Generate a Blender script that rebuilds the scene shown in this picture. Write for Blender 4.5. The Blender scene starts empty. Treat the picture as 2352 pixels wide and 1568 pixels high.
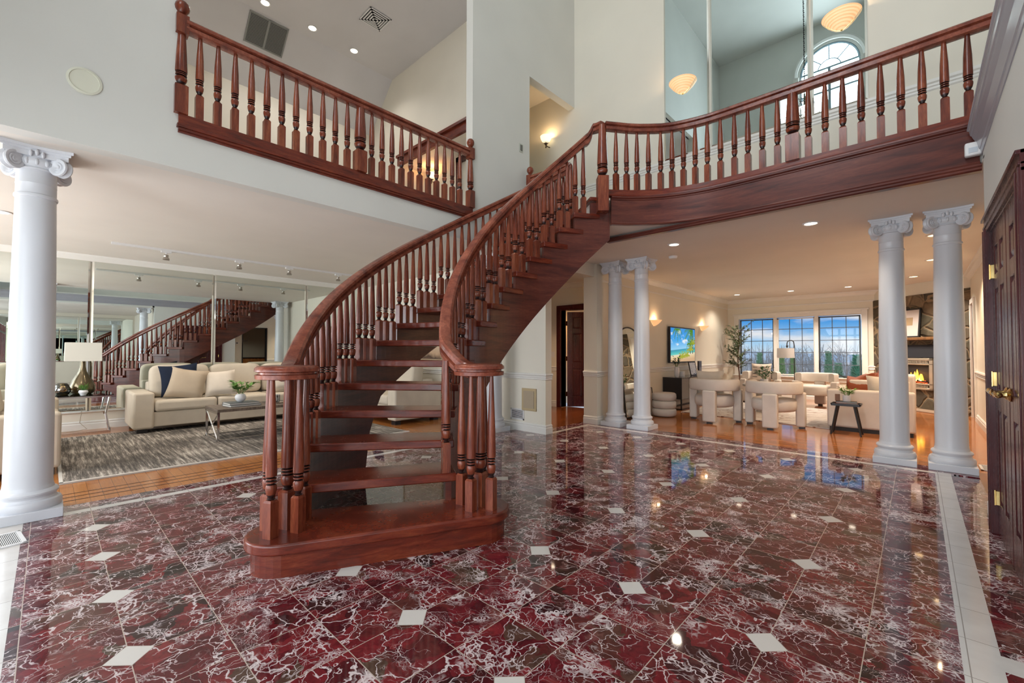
import bpy, math, random
from math import sin, cos, pi, sqrt, atan2, radians as R
from mathutils import Vector, Matrix, Euler
random.seed(7)
scene = bpy.context.scene
COL = scene.collection

# ---------------------------------------------------------------- camera
cd = bpy.data.cameras.new('camera'); cam = bpy.data.objects.new('camera', cd); COL.objects.link(cam)
cd.sensor_width = 36.0; cd.lens = 36.0 * 995.147 / 2352.0; cd.clip_end = 2000
cam.matrix_world = (Matrix.Translation((0, 0, 1.2106)) @ Matrix.Rotation(0.7522, 4, 'Z')
                    @ Matrix.Rotation(pi/2 + 0.0236, 4, 'X') @ Matrix.Rotation(0.0018, 4, 'Z'))
scene.camera = cam
scene.view_settings.view_transform = 'Standard'; scene.view_settings.look = 'None'
scene.view_settings.exposure = 0.0; scene.view_settings.gamma = 1.0
scene.view_settings.use_curve_mapping = False

# ---------------------------------------------------------------- world: daylight sky with soft clouds
w = bpy.data.worlds.new('sky'); scene.world = w; w.use_nodes = True
nt = w.node_tree; nt.nodes.clear()
def wn(t, **k):
    n = nt.nodes.new(t)
    for a, b in k.items(): setattr(n, a, b)
    return n
geo = wn('ShaderNodeTexCoord'); sep = wn('ShaderNodeSeparateXYZ'); nt.links.new(geo.outputs['Generated'], sep.inputs[0])
rmp = wn('ShaderNodeValToRGB'); nt.links.new(sep.outputs['Z'], rmp.inputs[0])
e = rmp.color_ramp.elements; e[0].position = 0.0; e[0].color = (0.62, 0.74, 0.86, 1); e[1].position = 0.5; e[1].color = (0.45, 0.62, 0.9, 1)
m1 = e.new(0.018); m1.color = (0.42, 0.68, 0.93, 1); m2 = e.new(0.062); m2.color = (0.055, 0.33, 0.80, 1); m3 = e.new(0.2); m3.color = (0.12, 0.40, 0.82, 1)
mp = wn('ShaderNodeMapping'); mp.inputs['Scale'].default_value = (7, 7, 26); nt.links.new(geo.outputs['Generated'], mp.inputs[0])
nz = wn('ShaderNodeTexNoise'); nz.inputs['Scale'].default_value = 1.0; nz.inputs['Detail'].default_value = 6; nt.links.new(mp.outputs[0], nz.inputs['Vector'])
cr = wn('ShaderNodeValToRGB'); cr.color_ramp.elements[0].position = 0.50; cr.color_ramp.elements[1].position = 0.66; nt.links.new(nz.outputs[0], cr.inputs[0])
mx = wn('ShaderNodeMixRGB'); mx.inputs[2].default_value = (0.85, 0.86, 0.9, 1)
nt.links.new(cr.outputs[0], mx.inputs[0]); nt.links.new(rmp.outputs[0], mx.inputs[1])
bg = wn('ShaderNodeBackground'); bg.inputs['Strength'].default_value = 1.0; nt.links.new(mx.outputs[0], bg.inputs[0])
wo = wn('ShaderNodeOutputWorld'); nt.links.new(bg.outputs[0], wo.inputs[0])

# ---------------------------------------------------------------- daylight at the windows, added stair fill, lamps of the rooms
def area(name, loc, rot, sx, sy, power, color=(1, 1, 1), parent=None, spread=None):
    l = bpy.data.lights.new(name, 'AREA'); l.shape = 'RECTANGLE'; l.size = sx; l.size_y = sy; l.energy = power; l.color = color
    if spread: l.spread = spread
    o = bpy.data.objects.new(name, l); COL.objects.link(o); o.location = loc; o.rotation_euler = rot
    if parent: o.parent = parent
    return o
def point(name, loc, power, color, rad=0.05, parent=None):
    l = bpy.data.lights.new(name, 'POINT'); l.energy = power; l.color = color; l.shadow_soft_size = rad
    o = bpy.data.objects.new(name, l); COL.objects.link(o); o.location = loc
    if parent: o.parent = parent
    return o
def spot(name, loc, power, color, ang=140, rad=0.05, parent=None, rot=(0, 0, 0)):
    l = bpy.data.lights.new(name, 'SPOT'); l.energy = power; l.color = color; l.shadow_soft_size = rad
    l.spot_size = R(ang); l.spot_blend = 0.6
    o = bpy.data.objects.new(name, l); COL.objects.link(o); o.location = loc; o.rotation_euler = rot
    if parent: o.parent = parent
    return o
DAY = (0.93, 0.97, 1.0); WARM = (1.0, 0.74, 0.50); SOFT = (1.0, 0.88, 0.74); ORNG = (1.0, 0.50, 0.20)
area('daylight_arched_window', (-1.6, -1.72, 7.5), (R(-90), 0, pi), 2.6, 4.4, 430, DAY)           # outside the south window, facing north
area('entry_stair_fill', (-1.7, -1.72, 1.35), (R(-90), 0, pi), 4.6, 2.2, 170, DAY)  # added front fill on the stairs, from the unseen entry side
area('daylight_living_window', (-6.9, -2.72, 1.4), (R(-90), 0, pi), 3.6, 1.9, 200, DAY)
area('daylight_dining_window', (3.2, -2.72, 1.4), (R(-90), 0, pi), 3.0, 1.9, 90, DAY)
po = area('window_portal_north', (-2.35, 13.55, 1.35), (R(-90), 0, 0), 2.7, 1.7, 60, DAY); po.data.cycles.is_portal = True

# ---------------------------------------------------------------- helpers
class MB:
    def __init__(s): s.v = []; s.f = []; s.m = []; s.cur = 0
    def add(s, vs, fs):
        b = len(s.v); s.v += [tuple(p) for p in vs]; s.f += [[b+i for i in f] for f in fs]; s.m += [s.cur]*len(fs); return s
    def box(s, x0, y0, z0, x1, y1, z1, M=None):
        if x0 > x1: x0, x1 = x1, x0
        if y0 > y1: y0, y1 = y1, y0
        if z0 > z1: z0, z1 = z1, z0
        vs = [(x0,y0,z0),(x1,y0,z0),(x1,y1,z0),(x0,y1,z0),(x0,y0,z1),(x1,y0,z1),(x1,y1,z1),(x0,y1,z1)]
        if M: vs = [M @ Vector(p) for p in vs]
        return s.add(vs, [(3,2,1,0),(4,5,6,7),(0,1,5,4),(1,2,6,5),(2,3,7,6),(3,0,4,7)])
    def cbox(s, cx, cy, cz, sx, sy, sz, M=None):
        return s.box(cx-sx/2, cy-sy/2, cz-sz/2, cx+sx/2, cy+sy/2, cz+sz/2, M)
    def prism(s, poly, z0, z1, M=None):
        a = sum(poly[i][0]*poly[(i+1)%len(poly)][1]-poly[(i+1)%len(poly)][0]*poly[i][1] for i in range(len(poly)))
        if a < 0: poly = poly[::-1]
        n = len(poly); vs = [(p[0],p[1],z0) for p in poly]+[(p[0],p[1],z1) for p in poly]
        if M: vs = [M @ Vector(p) for p in vs]
        return s.add(vs, [list(range(n))[::-1], list(range(n,2*n))]+[(i,(i+1)%n,n+(i+1)%n,n+i) for i in range(n)])
    def lathe(s, prof, c=(0,0,0), n=16, M=None, a0=0, a1=2*pi):
        full = abs(a1-a0-2*pi) < 1e-6; k = n if full else n+1
        vs = []; fs = []
        for r, z in prof:
            for i in range(k):
                a = a0+(a1-a0)*i/n; p = Vector((c[0]+r*cos(a), c[1]+r*sin(a), c[2]+z)); vs.append(M @ p if M else p)
        for j in range(len(prof)-1):
            for i in range(n):
                i2 = (i+1) % k; fs.append((j*k+i, j*k+i2, (j+1)*k+i2, (j+1)*k+i))
        if prof[0][0] > 1e-5 and full: fs.append([i for i in range(k)][::-1])
        if prof[-1][0] > 1e-5 and full: fs.append([(len(prof)-1)*k+i for i in range(k)])
        return s.add(vs, fs)
    def tube(s, pts, r, n=8, cap=True):
        pts = [Vector(p) for p in pts]; rs = r if isinstance(r, (list, tuple)) else [r]*len(pts)
        vs = []; fs = []; prev = None
        for i, p in enumerate(pts):
            t = (pts[min(i+1, len(pts)-1)]-pts[max(i-1, 0)]).normalized()
            if prev is None:
                up = Vector((0,0,1)) if abs(t.z) < .9 else Vector((1,0,0)); u = t.cross(up).normalized()
            else: u = (prev-t*prev.dot(t)).normalized()
            prev = u; w_ = t.cross(u)
            for k in range(n):
                a = 2*pi*k/n; vs.append(p+(u*cos(a)+w_*sin(a))*rs[i])
        for i in range(len(pts)-1):
            for k in range(n): fs.append((i*n+k, i*n+(k+1)%n, (i+1)*n+(k+1)%n, (i+1)*n+k))
        if cap: fs += [list(range(n))[::-1], [(len(pts)-1)*n+k for k in range(n)]]
        return s.add(vs, fs)
    def sweep(s, path, prof, closed=False, caps=True, slope=False):
        """profile (side, up) swept along a path; side is horizontal, left of travel, up is world z"""
        P = [Vector(p) for p in path]; n = len(prof); N = len(P); vs = []; fs = []
        for i, p in enumerate(P):
            if closed: a = P[i-1]; b = P[(i+1) % N]
            else: a = P[max(i-1,0)]; b = P[min(i+1,N-1)]
            d1 = (p-a); d2 = (b-p); d1.z = d2.z = 0
            if d1.length < 1e-6: d1 = d2.copy()
            if d2.length < 1e-6: d2 = d1.copy()
            d1.normalize(); d2.normalize(); t = (d1+d2).normalized(); sd = Vector((-t.y, t.x, 0)); k = 1/max(.35, t.dot(d1))
            dd = (b-a); kz = min(1.6, dd.length/max(1e-6, sqrt(dd.x**2+dd.y**2))) if slope else 1.0
            for (u, z) in prof: vs.append(p+sd*u*k+Vector((0,0,z*kz)))
        for i in range(N if closed else N-1):
            j = (i+1) % N
            for k in range(n): fs.append((i*n+k, i*n+(k+1)%n, j*n+(k+1)%n, j*n+k))
        if caps and not closed: fs += [list(range(n)), [(N-1)*n+k for k in range(n)][::-1]]
        return s.add(vs, fs)
    def cushion(s, c, size, M=None, e=0.35, n=10):
        """soft pillow: superellipsoid"""
        vs = []; fs = []; sp = lambda x: math.copysign(abs(x)**e, x); nu, nv = n*2, n
        for j in range(nv+1):
            b = -pi/2+pi*j/nv
            for i in range(nu):
                a = 2*pi*i/nu; cb = max(0.0, cos(b))
                p = Vector((sp(cos(a))*cb**e*size[0]/2, sp(sin(a))*cb**e*size[1]/2, sp(sin(b))*size[2]/2))
                if M: p = M @ p
                vs.append(p+Vector(c))
        for j in range(nv):
            for i in range(nu): fs.append((j*nu+i, j*nu+(i+1)%nu, (j+1)*nu+(i+1)%nu, (j+1)*nu+i))
        return s.add(vs, fs)
    def pillow(s, c, w_, h_, t_, M=None, n=10):
        """square scatter cushion with pinched corners; lies in local XZ, thickness along Y"""
        vs = []; fs = []
        for sd in (1, -1):
            for j in range(n+1):
                for i in range(n+1):
                    u = -1+2*i/n; v = -1+2*j/n
                    k = 1-0.10*(1-v*v)*abs(u)**3; q = 1-0.10*(1-u*u)*abs(v)**3
                    th = ((1-u**4)*(1-v**4))**0.5
                    p = Vector((u*k*w_/2, sd*th*t_/2, v*q*h_/2)); 
                    if M: p = M @ p
                    vs.append(p+Vector(c))
        N = (n+1)**2
        for j in range(n):
            for i in range(n):
                a = j*(n+1)+i; fs.append((a, a+1, a+n+2, a+n+1)); fs.append((N+a+n+1, N+a+n+2, N+a+1, N+a))
        return s.add(vs, fs)
    def leaf(s, p, d, L, W, up=Vector((0,0,1))):
        d = Vector(d).normalized(); sd = d.cross(up)
        if sd.length < .05: sd = Vector((1,0,0))
        sd.normalize(); nrm = sd.cross(d); p = Vector(p)
        return s.add([p, p+d*L*.45+sd*W/2+nrm*L*.06, p+d*L-nrm*L*.08, p+d*L*.45-sd*W/2+nrm*L*.06, p+d*L*.5-nrm*L*.02],
                     [(0,1,4),(1,2,4),(2,3,4),(3,0,4)])

def obj(name, mb, mats, parent=None, smooth=None, bevel=None, seg=2, loc=None, rotz=0, label=None):
    me = bpy.data.meshes.new(name); me.from_pydata(mb.v, [], mb.f); me.update()
    if not isinstance(mats, (list, tuple)): mats = [mats]
    for m in mats: me.materials.append(m)
    if len(mats) > 1: me.polygons.foreach_set('material_index', mb.m)
    if smooth is not None:
        me.polygons.foreach_set('use_smooth', [True]*len(me.polygons))
        if smooth < 180: me.set_sharp_from_angle(angle=R(smooth))
    o = bpy.data.objects.new(name, me); COL.objects.link(o)
    if loc: o.location = loc
    if rotz: o.rotation_euler.z = rotz
    if parent: o.parent = parent
    if bevel:
        b = o.modifiers.new('bevel', 'BEVEL'); b.width = bevel; b.segments = seg; b.limit_method = 'ANGLE'; b.angle_limit = R(40)
        if smooth is None:
            me.polygons.foreach_set('use_smooth', [True]*len(me.polygons)); me.set_sharp_from_angle(angle=R(35))
    if label: o['label'] = label
    return o
def tag(o, label, cat, group=None, kind=None):
    o['label'] = label; o['category'] = cat
    if group: o['group'] = group
    if kind: o['kind'] = kind
    return o
def thing(name, label, cat, loc=(0,0,0), rotz=0, group=None):
    o = bpy.data.objects.new(name, None); COL.objects.link(o); o.location = loc; o.rotation_euler = (0,0,rotz); o.empty_display_size = .1
    return tag(o, label, cat, group)
def struct(name, mb, m, parent=None, label=None, **k):
    o = obj(name, mb, m, parent, **k)
    if not parent: o['kind'] = 'structure'
    if label: o['label'] = label
    return o
def dup(root, loc, rotz=0, label=None, group=None):
    def cp(o, par):
        c = o.copy(); COL.objects.link(c); c.parent = par
        for ch in o.children: cp(ch, c)
        return c
    r = root.copy(); COL.objects.link(r); r.location = loc; r.rotation_euler = (0,0,rotz)
    for ch in root.children: cp(ch, r)
    if label: r['label'] = label
    if group: r['group'] = group
    return r
def arc(c, r, a0, a1, n, z=0): return [(c[0]+r*cos(a0+(a1-a0)*i/n), c[1]+r*sin(a0+(a1-a0)*i/n), z) for i in range(n+1)]

# ---------------------------------------------------------------- materials
def mat(name, col=(.8,.8,.8), rough=.5, metal=0, emit=None, estr=0, coat=0, spec=None, trans=0):
    m = bpy.data.materials.new(name); m.use_nodes = True; b = m.node_tree.nodes['Principled BSDF']
    b.inputs['Base Color'].default_value = (*col, 1); b.inputs['Roughness'].default_value = rough; b.inputs['Metallic'].default_value = metal
    if emit: b.inputs['Emission Color'].default_value = (*emit, 1); b.inputs['Emission Strength'].default_value = estr
    if coat: b.inputs['Coat Weight'].default_value = coat; b.inputs['Coat Roughness'].default_value = .08
    if spec is not None: b.inputs['Specular IOR Level'].default_value = spec
    if trans: b.inputs['Transmission Weight'].default_value = trans
    return m
class NG:
    def __init__(s, m): s.t = m.node_tree; s.b = s.t.nodes['Principled BSDF']
    def n(s, typ, **k):
        x = s.t.nodes.new('ShaderNode'+typ)
        for a, b in k.items(): setattr(x, a, b)
        return x
    def l(s, a, b): s.t.links.new(a, b)
    def setin(s, sock, v):
        if isinstance(v, bpy.types.NodeSocket): s.l(v, sock)
        else: sock.default_value = v
    def math(s, op, a, b=0.0, c=0.0):
        x = s.n('Math', operation=op); s.setin(x.inputs[0], a); s.setin(x.inputs[1], b); s.setin(x.inputs[2], c); return x.outputs[0]
    def vmath(s, op, a, b=(0,0,0)):
        x = s.n('VectorMath', operation=op); s.setin(x.inputs[0], a); s.setin(x.inputs[1], b); return x.outputs[0]
    def scale(s, a, k): x = s.n('VectorMath', operation='SCALE'); s.setin(x.inputs[0], a); s.setin(x.inputs['Scale'], k); return x.outputs[0]
    def noise(s, vec, sc, det=3, rough=.5, out=0, dist=0):
        x = s.n('TexNoise'); s.l(vec, x.inputs['Vector']); x.inputs['Scale'].default_value = sc; x.inputs['Detail'].default_value = det
        x.inputs['Roughness'].default_value = rough; x.inputs['Distortion'].default_value = dist; return x.outputs[out]
    def vor(s, vec, sc, feat='DISTANCE_TO_EDGE', out=0, rnd=1):
        x = s.n('TexVoronoi', feature=feat); s.l(vec, x.inputs['Vector']); x.inputs['Scale'].default_value = sc; x.inputs['Randomness'].default_value = rnd
        return x.outputs[out]
    def ramp(s, f, stops, interp='LINEAR'):
        x = s.n('ValToRGB'); s.l(f, x.inputs[0]); r = x.color_ramp; r.interpolation = interp
        while len(r.elements) > 1: r.elements.remove(r.elements[-1])
        r.elements[0].position = stops[0][0]; r.elements[0].color = (*stops[0][1], 1)
        for p, c in stops[1:]: e = r.elements.new(p); e.color = (*c, 1)
        return x.outputs[0]
    def framp(s, f, a, b): # linear step a->b clamped
        x = s.n('MapRange'); s.l(f, x.inputs[0]); x.inputs[1].default_value = a; x.inputs[2].default_value = b; return x.outputs[0]
    def mix(s, f, a, b, bt='MIX'):
        x = s.n('MixRGB', blend_type=bt); s.setin(x.inputs[0], f)
        for i, v in ((1, a), (2, b)):
            if isinstance(v, tuple): v = (*v, 1) if len(v) == 3 else v
            s.setin(x.inputs[i], v)
        return x.outputs[0]
    def pos(s, obj=False):
        return s.n('TexCoord').outputs['Object'] if obj else s.n('NewGeometry').outputs['Position']
    def map(s, v, sc=(1,1,1), rot=(0,0,0), loc=(0,0,0)):
        x = s.n('Mapping'); s.l(v, x.inputs[0]); x.inputs['Scale'].default_value = sc; x.inputs['Rotation'].default_value = rot; x.inputs['Location'].default_value = loc
        return x.outputs[0]
    def bump(s, h, st=.2, d=.01):
        x = s.n('Bump'); s.l(h, x.inputs['Height']); x.inputs['Strength'].default_value = st; x.inputs['Distance'].default_value = d
        s.l(x.outputs[0], s.b.inputs['Normal'])

def wood(name, dark, mid, light, sc=(1,1,1), rough=.24, coat=.10, scale=3.0):
    m = mat(name, mid, rough, coat=coat, spec=.38); g = NG(m); p = g.map(g.pos(), sc)
    n1 = g.noise(p, scale, 5, .6, dist=.6); n2 = g.noise(p, scale*9, 3, .6)
    c = g.ramp(n1, [(.30, dark), (.5, mid), (.72, light)])
    c = g.mix(g.framp(n2, .35, .75), c, g.mix(.55, c, dark)); g.l(c, g.b.inputs['Base Color'])
    g.l(g.math('MULTIPLY_ADD', n2, .12, rough-.05), g.b.inputs['Roughness'])
    return m
MD, MM, ML = (0.070, 0.014, 0.008), (0.205, 0.045, 0.021), (0.33, 0.095, 0.042)
W_V = wood('mahogany_upright', MD, MM, ML, (6, 6, .7))
W_GROOVE = mat('dark_groove', (.018,.005,.004), .4)  # darker tone for the turned groove rings
W_H = wood('mahogany_level', MD, (0.155,0.023,0.011), (.24,.05,.02), (1.3, 1.3, 9))
W_P = wood('mahogany_panel', (0.05,0.012,0.010), (0.115,0.027,0.018), (0.17,0.045,0.028), (.8, .8, 7), rough=.3, scale=2.2)
W_R = wood('mahogany_rail', (0.09,0.018,0.012), (0.24,0.062,0.034), (0.36,0.11,0.062), (3.5, 3.5, 3.5), rough=.24, scale=1.6)
W_D = wood('dark_mahogany_door', (0.03,0.006,0.007), (0.07,0.013,0.014), (0.10,0.022,0.019), (5, 5, .6), rough=.25)
def paint(name, col, rough=.55, var=.03):
    m = mat(name, col, rough); g = NG(m); n = g.noise(g.pos(), 1.3, 3)
    a = tuple(x*(1-var) for x in col); b = tuple(min(1, x*(1+var)) for x in col)
    g.l(g.ramp(n, [(.3, a), (.7, b)]), g.b.inputs['Base Color'])
    g.bump(g.noise(g.pos(), 220, 2), .04, .002); return m
P_WALL = paint('cream_wall_paint', (0.74, 0.70, 0.60))
P_FOY = paint('pale_wall_paint', (0.66, 0.66, 0.62))
P_CEIL = paint('ceiling_paint', (0.72, 0.68, 0.62), .7)
P_LOFT = paint('loft_ceiling_paint', (0.62, 0.61, 0.62), .7)
P_TRIM = paint('white_trim_paint', (0.76, 0.75, 0.71), .35)
P_COL = paint('white_column_paint', (0.66, 0.68, 0.72), .28)
P_GREY = paint('grey_crown_paint', (0.36, 0.36, 0.40), .25)
CHROME = mat('chrome', (.72,.72,.74), .12, 1); BRASS = mat('brass', (.85,.62,.25), .18, 1); BLACKM = mat('black_metal', (.012,.012,.014), .4)
STEEL = mat('brushed_steel', (.45,.42,.38), .3, 1)
DARK = mat('dark_void', (.01,.01,.012), .6); WHITEP = mat('white_plastic', (.72,.72,.72), .4)
MIRROR = mat('mirror_silver', (.80,.86,.83), 0.0, 1); MIRB = mat('blue_tinted_mirror', (.66,.78,.80), 0.0, 1); MIRE = mat('mirror_bevelled_edge', (.88,.90,.86), 0.03, 1)
def glassy(name, col=(.8,.9,.88), alpha=.25):
    m = mat(name, col, .03); g = NG(m); tr = g.n('BsdfTransparent'); tr.inputs[0].default_value = (*col, 1)
    gl = g.n('BsdfGlossy'); gl.inputs['Roughness'].default_value = .02; fr = g.n('LayerWeight'); fr.inputs[0].default_value = alpha
    ms = g.n('MixShader'); g.l(fr.outputs['Fresnel'], ms.inputs[0]); g.l(tr.outputs[0], ms.inputs[1]); g.l(gl.outputs[0], ms.inputs[2])
    out = [x for x in m.node_tree.nodes if x.type == 'OUTPUT_MATERIAL'][0]; g.l(ms.outputs[0], out.inputs[0]); return m
GLASS = glassy('clear_glass', (.97,.98,.98), .25); GGLASS = glassy('green_edge_glass', (.62,.80,.74), .45); CRYST = glassy('crystal', (.9,.93,.95), .6)
def fabric(name, col, rough=.9, sc=350, st=.25, var=.06):
    m = mat(name, col, rough, spec=.2); g = NG(m); p = g.pos(); n = g.noise(p, 5, 4)
    g.l(g.ramp(n, [(.3, tuple(x*(1-var) for x in col)), (.7, tuple(min(1,x*(1+var)) for x in col))]), g.b.inputs['Base Color'])
    g.bump(g.noise(g.map(p, (1, 1, 1.6)), sc, 2), st, .003); return m
F_CREAM = fabric('cream_linen', (.58,.51,.41)); F_WHITE = fabric('white_boucle', (.62,.56,.50)); F_BEIGE = fabric('beige_cotton', (.42,.34,.25))
F_LIGHT = fabric('off_white_cotton', (.62,.55,.46)); F_NAVY = fabric('navy_velvet', (.012,.018,.035)); F_RUST = fabric('rust_leather', (.23,.06,.025), .6)
F_SHADE = mat('linen_lampshade', (.66,.64,.56), .8); F_SHADE2 = mat('grey_lampshade', (.55,.52,.50), .8)
WHITEC = mat('white_ceramic', (.72,.73,.75), .25); LEAF = mat('green_leaf', (.06,.16,.03), .45); LEAF2 = mat('bright_leaf', (.13,.28,.045), .45); LEAF3 = mat('olive_leaf', (.14,.19,.10), .5)
SOIL = mat('twig', (.12,.06,.035), .8); BRONZE = mat('bronze_glaze', (.13,.10,.055), .18, .6); GOLDG = glassy('smoky_gold_glass', (.75,.62,.38), .55)
BULB = mat('lit_lens', (1,1,1), .5, emit=(1,.86,.66), estr=9); BULBW = mat('lit_lens_warm', (1,1,1), .5, emit=(1,.66,.32), estr=7)
BULBH = mat('lit_halogen', (1,1,1), .5, emit=(1,.88,.7), estr=18)

# marble floor ------------------------------------------------------
def marble(name, dots, dirt=0):
    m = mat(name, (.1,.02,.02), .045, spec=.5); g = NG(m); p = g.pos(); T = .3048
    uv = g.vmath('ADD', p, (.48+T*100, -2.07+T*100, 0)); sx = g.n('SeparateXYZ'); g.l(uv, sx.inputs[0])
    U, V = sx.outputs[0], sx.outputs[1]
    cell = g.vmath('FLOOR', g.scale(uv, 1/T)); wn_ = g.n('TexWhiteNoise'); g.l(cell, wn_.inputs['Vector'])
    rnd = wn_.outputs['Color']; rv = wn_.outputs['Value']
    flat = g.vmath('MULTIPLY', p, (1, 1, 0))
    q = g.vmath('ADD', flat, g.scale(rnd, 37.0))
    nz_ = g.n('TexNoise'); g.l(q, nz_.inputs['Vector']); nz_.inputs['Scale'].default_value = 7; nz_.inputs['Detail'].default_value = 3
    nc = g.vmath('SUBTRACT', nz_.outputs['Color'], (.5,.5,.5)); qw = g.vmath('ADD', q, g.scale(nc, .16))
    nz2 = g.n('TexNoise'); g.l(q, nz2.inputs['Vector']); nz2.inputs['Scale'].default_value = 30; nz2.inputs['Detail'].default_value = 3
    qw2 = g.vmath('ADD', qw, g.scale(g.vmath('SUBTRACT', nz2.outputs['Color'], (.5,.5,.5)), .035))
    # base colour from large pebbles
    vc = g.n('TexVoronoi', feature='F1'); g.l(qw2, vc.inputs['Vector']); vc.inputs['Scale'].default_value = 9
    sc_ = g.n('SeparateColor'); g.l(vc.outputs['Color'], sc_.inputs[0])
    tone = g.math('ADD', g.math('MULTIPLY', sc_.outputs[0], .65), g.math('MULTIPLY', rv, .35))
    base = g.ramp(tone, [(0, (.009,.010,.010)), (.17, (.035,.012,.012)), (.30, (.085,.010,.014)), (.50, (.135,.014,.019)), (.68, (.20,.022,.026)), (.80, (.11,.022,.020)), (.93, (.085,.058,.038))], 'LINEAR')
    fine = g.noise(qw, 26, 5, .65); base = g.mix(g.framp(fine, .38, .72), base, g.mix(.6, base, (.02,.006,.008)))
    pink = g.framp(g.noise(q, 3.4, 3, .6), .58, .72); 
    pk = g.mix(g.framp(g.vor(qw2, 42, 'F1'), .25, .5), (.14,.04,.035), (.34,.15,.13))
    base = g.mix(g.math('MULTIPLY', pink, .55), base, pk)
    # veins
    wid = g.noise(qw, 5, 2)
    def vein(sc, wmin, wmax, mscale, ma, mb_, vec):
        d = g.vor(vec, sc); wd = g.math('MULTIPLY_ADD', g.framp(wid, .35, .7), wmax-wmin, wmin)
        v = g.math('SUBTRACT', 1.0, g.math('MINIMUM', g.math('DIVIDE', d, wd), 1.0))
        v = g.math('POWER', v, .45)
        return g.math('MULTIPLY', v, g.framp(g.noise(q, mscale, 3, .6), ma, mb_))
    v1 = vein(6.5, .006, .030, 2.6, .34, .46, qw2)
    v1b = vein(12, .006, .035, 3.3, .44, .54, qw2)
    v2 = vein(24, .012, .13, 3.1, .52, .62, qw2)
    v3 = vein(58, .03, .26, 4.5, .585, .67, qw2)
    st = g.math('MULTIPLY', g.framp(g.noise(g.map(q, (3, 16, 1), (0,0,.6)), 4, 5, .7), .61, .66), g.framp(g.noise(q, 4.2, 2), .5, .58))
    vv = g.math('MAXIMUM', g.math('MAXIMUM', g.math('MAXIMUM', v1, v1b), v2), g.math('MAXIMUM', v3, g.math('MULTIPLY', st, .7)))
    col = g.mix(vv, base, (.66,.57,.57))
    # grout
    def tri(x, per): # distance to nearest multiple of per
        f = g.math('FRACT', g.math('ADD', g.math('DIVIDE', x, per), .5)); return g.math('MULTIPLY', g.math('ABSOLUTE', g.math('SUBTRACT', f, .5)), per)
    gr = g.math('LESS_THAN', g.math('MINIMUM', tri(U, T), tri(V, T)), .0018)
    col = g.mix(gr, col, (.46,.38,.32))
    if dots:
        dd = g.math('ADD', tri(g.math('SUBTRACT', U, T*100), T*2), tri(g.math('SUBTRACT', V, T*100), T*3))
        edge = g.math('LESS_THAN', dd, .081); dot = g.math('LESS_THAN', dd, .0775); inx = g.math('LESS_THAN', U, .48+T*100-.2); edge = g.math('MULTIPLY', edge, inx); dot = g.math('MULTIPLY', dot, inx)
        col = g.mix(edge, col, (.35,.30,.26)); col = g.mix(dot, col, (.62,.59,.55))
    g.l(col, g.b.inputs['Base Color'])
    g.bump(g.noise(p, 1.7, 2), .012, .02)
    return m
M_INNER = marble('red_marble_tiles_with_insets', True); M_BORDER = marble('red_marble_border', False)
M_WHITE = mat('white_marble_strip', (.62,.6,.57), .08); g = NG(M_WHITE); p = g.pos()
bk = g.vmath('MULTIPLY', g.vmath('ADD', p, (.48+30.48, -2.07+30.48, 0)), (1/.3048,)*3); fx = g.n('SeparateXYZ'); g.l(g.vmath('FRACTION', bk), fx.inputs[0])
ln = g.math('MINIMUM', g.math('MINIMUM', fx.outputs[0], fx.outputs[1]), g.math('MINIMUM', g.math('SUBTRACT', 1.0, fx.outputs[0]), g.math('SUBTRACT', 1.0, fx.outputs[1])))
c0 = g.ramp(g.noise(p, 6, 4), [(.3, (.58,.55,.52)), (.7, (.66,.64,.61))]); g.l(g.mix(g.math('LESS_THAN', ln, .006), c0, (.30,.27,.24)), g.b.inputs['Base Color'])
def plank(name, c1, c2, c3, rotz, L=.9, Wd=.08, rough=.14):
    m = mat(name, c1, rough); g = NG(m); p = g.map(g.pos(), rot=(0,0,rotz))
    b = g.n('TexBrick'); g.l(p, b.inputs['Vector']); b.offset = .37; b.inputs['Scale'].default_value = 1; b.inputs['Brick Width'].default_value = L; b.inputs['Row Height'].default_value = Wd
    b.inputs['Mortar Size'].default_value = .0012; b.inputs['Color1'].default_value = (*c1,1); b.inputs['Color2'].default_value = (*c2,1); b.inputs['Mortar'].default_value = (*c3,1)
    n = g.noise(g.map(p, (3, 40, 1)), 2, 4, .6); c = g.mix(g.framp(n, .3, .75), b.outputs[0], g.mix(.4, b.outputs[0], c3))
    g.l(c, g.b.inputs['Base Color']); g.bump(g.noise(g.pos(), 3, 2), .03, .02); return m
FL_LIV = plank('oak_strip_floor', (.50,.20,.055), (.40,.145,.038), (.16,.05,.015), 0, 1.1, .085)
FL_TV = plank('cherry_parquet_floor', (.52,.20,.06), (.41,.145,.042), (.12,.035,.012), 0, .30, .075, .10)
FL_HALL = plank('hall_wood_floor', (.30,.095,.028), (.22,.062,.018), (.09,.025,.008), R(90), 1.0, .07)

# ================================================================= SETTING
XF = -4.35      # plane of the foyer's west wall / balcony face
CZ = 2.69       # ground floor ceiling
UZ = 3.02       # upper floor
def plate(name, poly, z, m, th=.004, **k):
    return struct(name, MB().prism(poly, z-th, z), m, **k)
def rect(x0, y0, x1, y1): return [(x0,y0),(x1,y0),(x1,y1),(x0,y1)]
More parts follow.
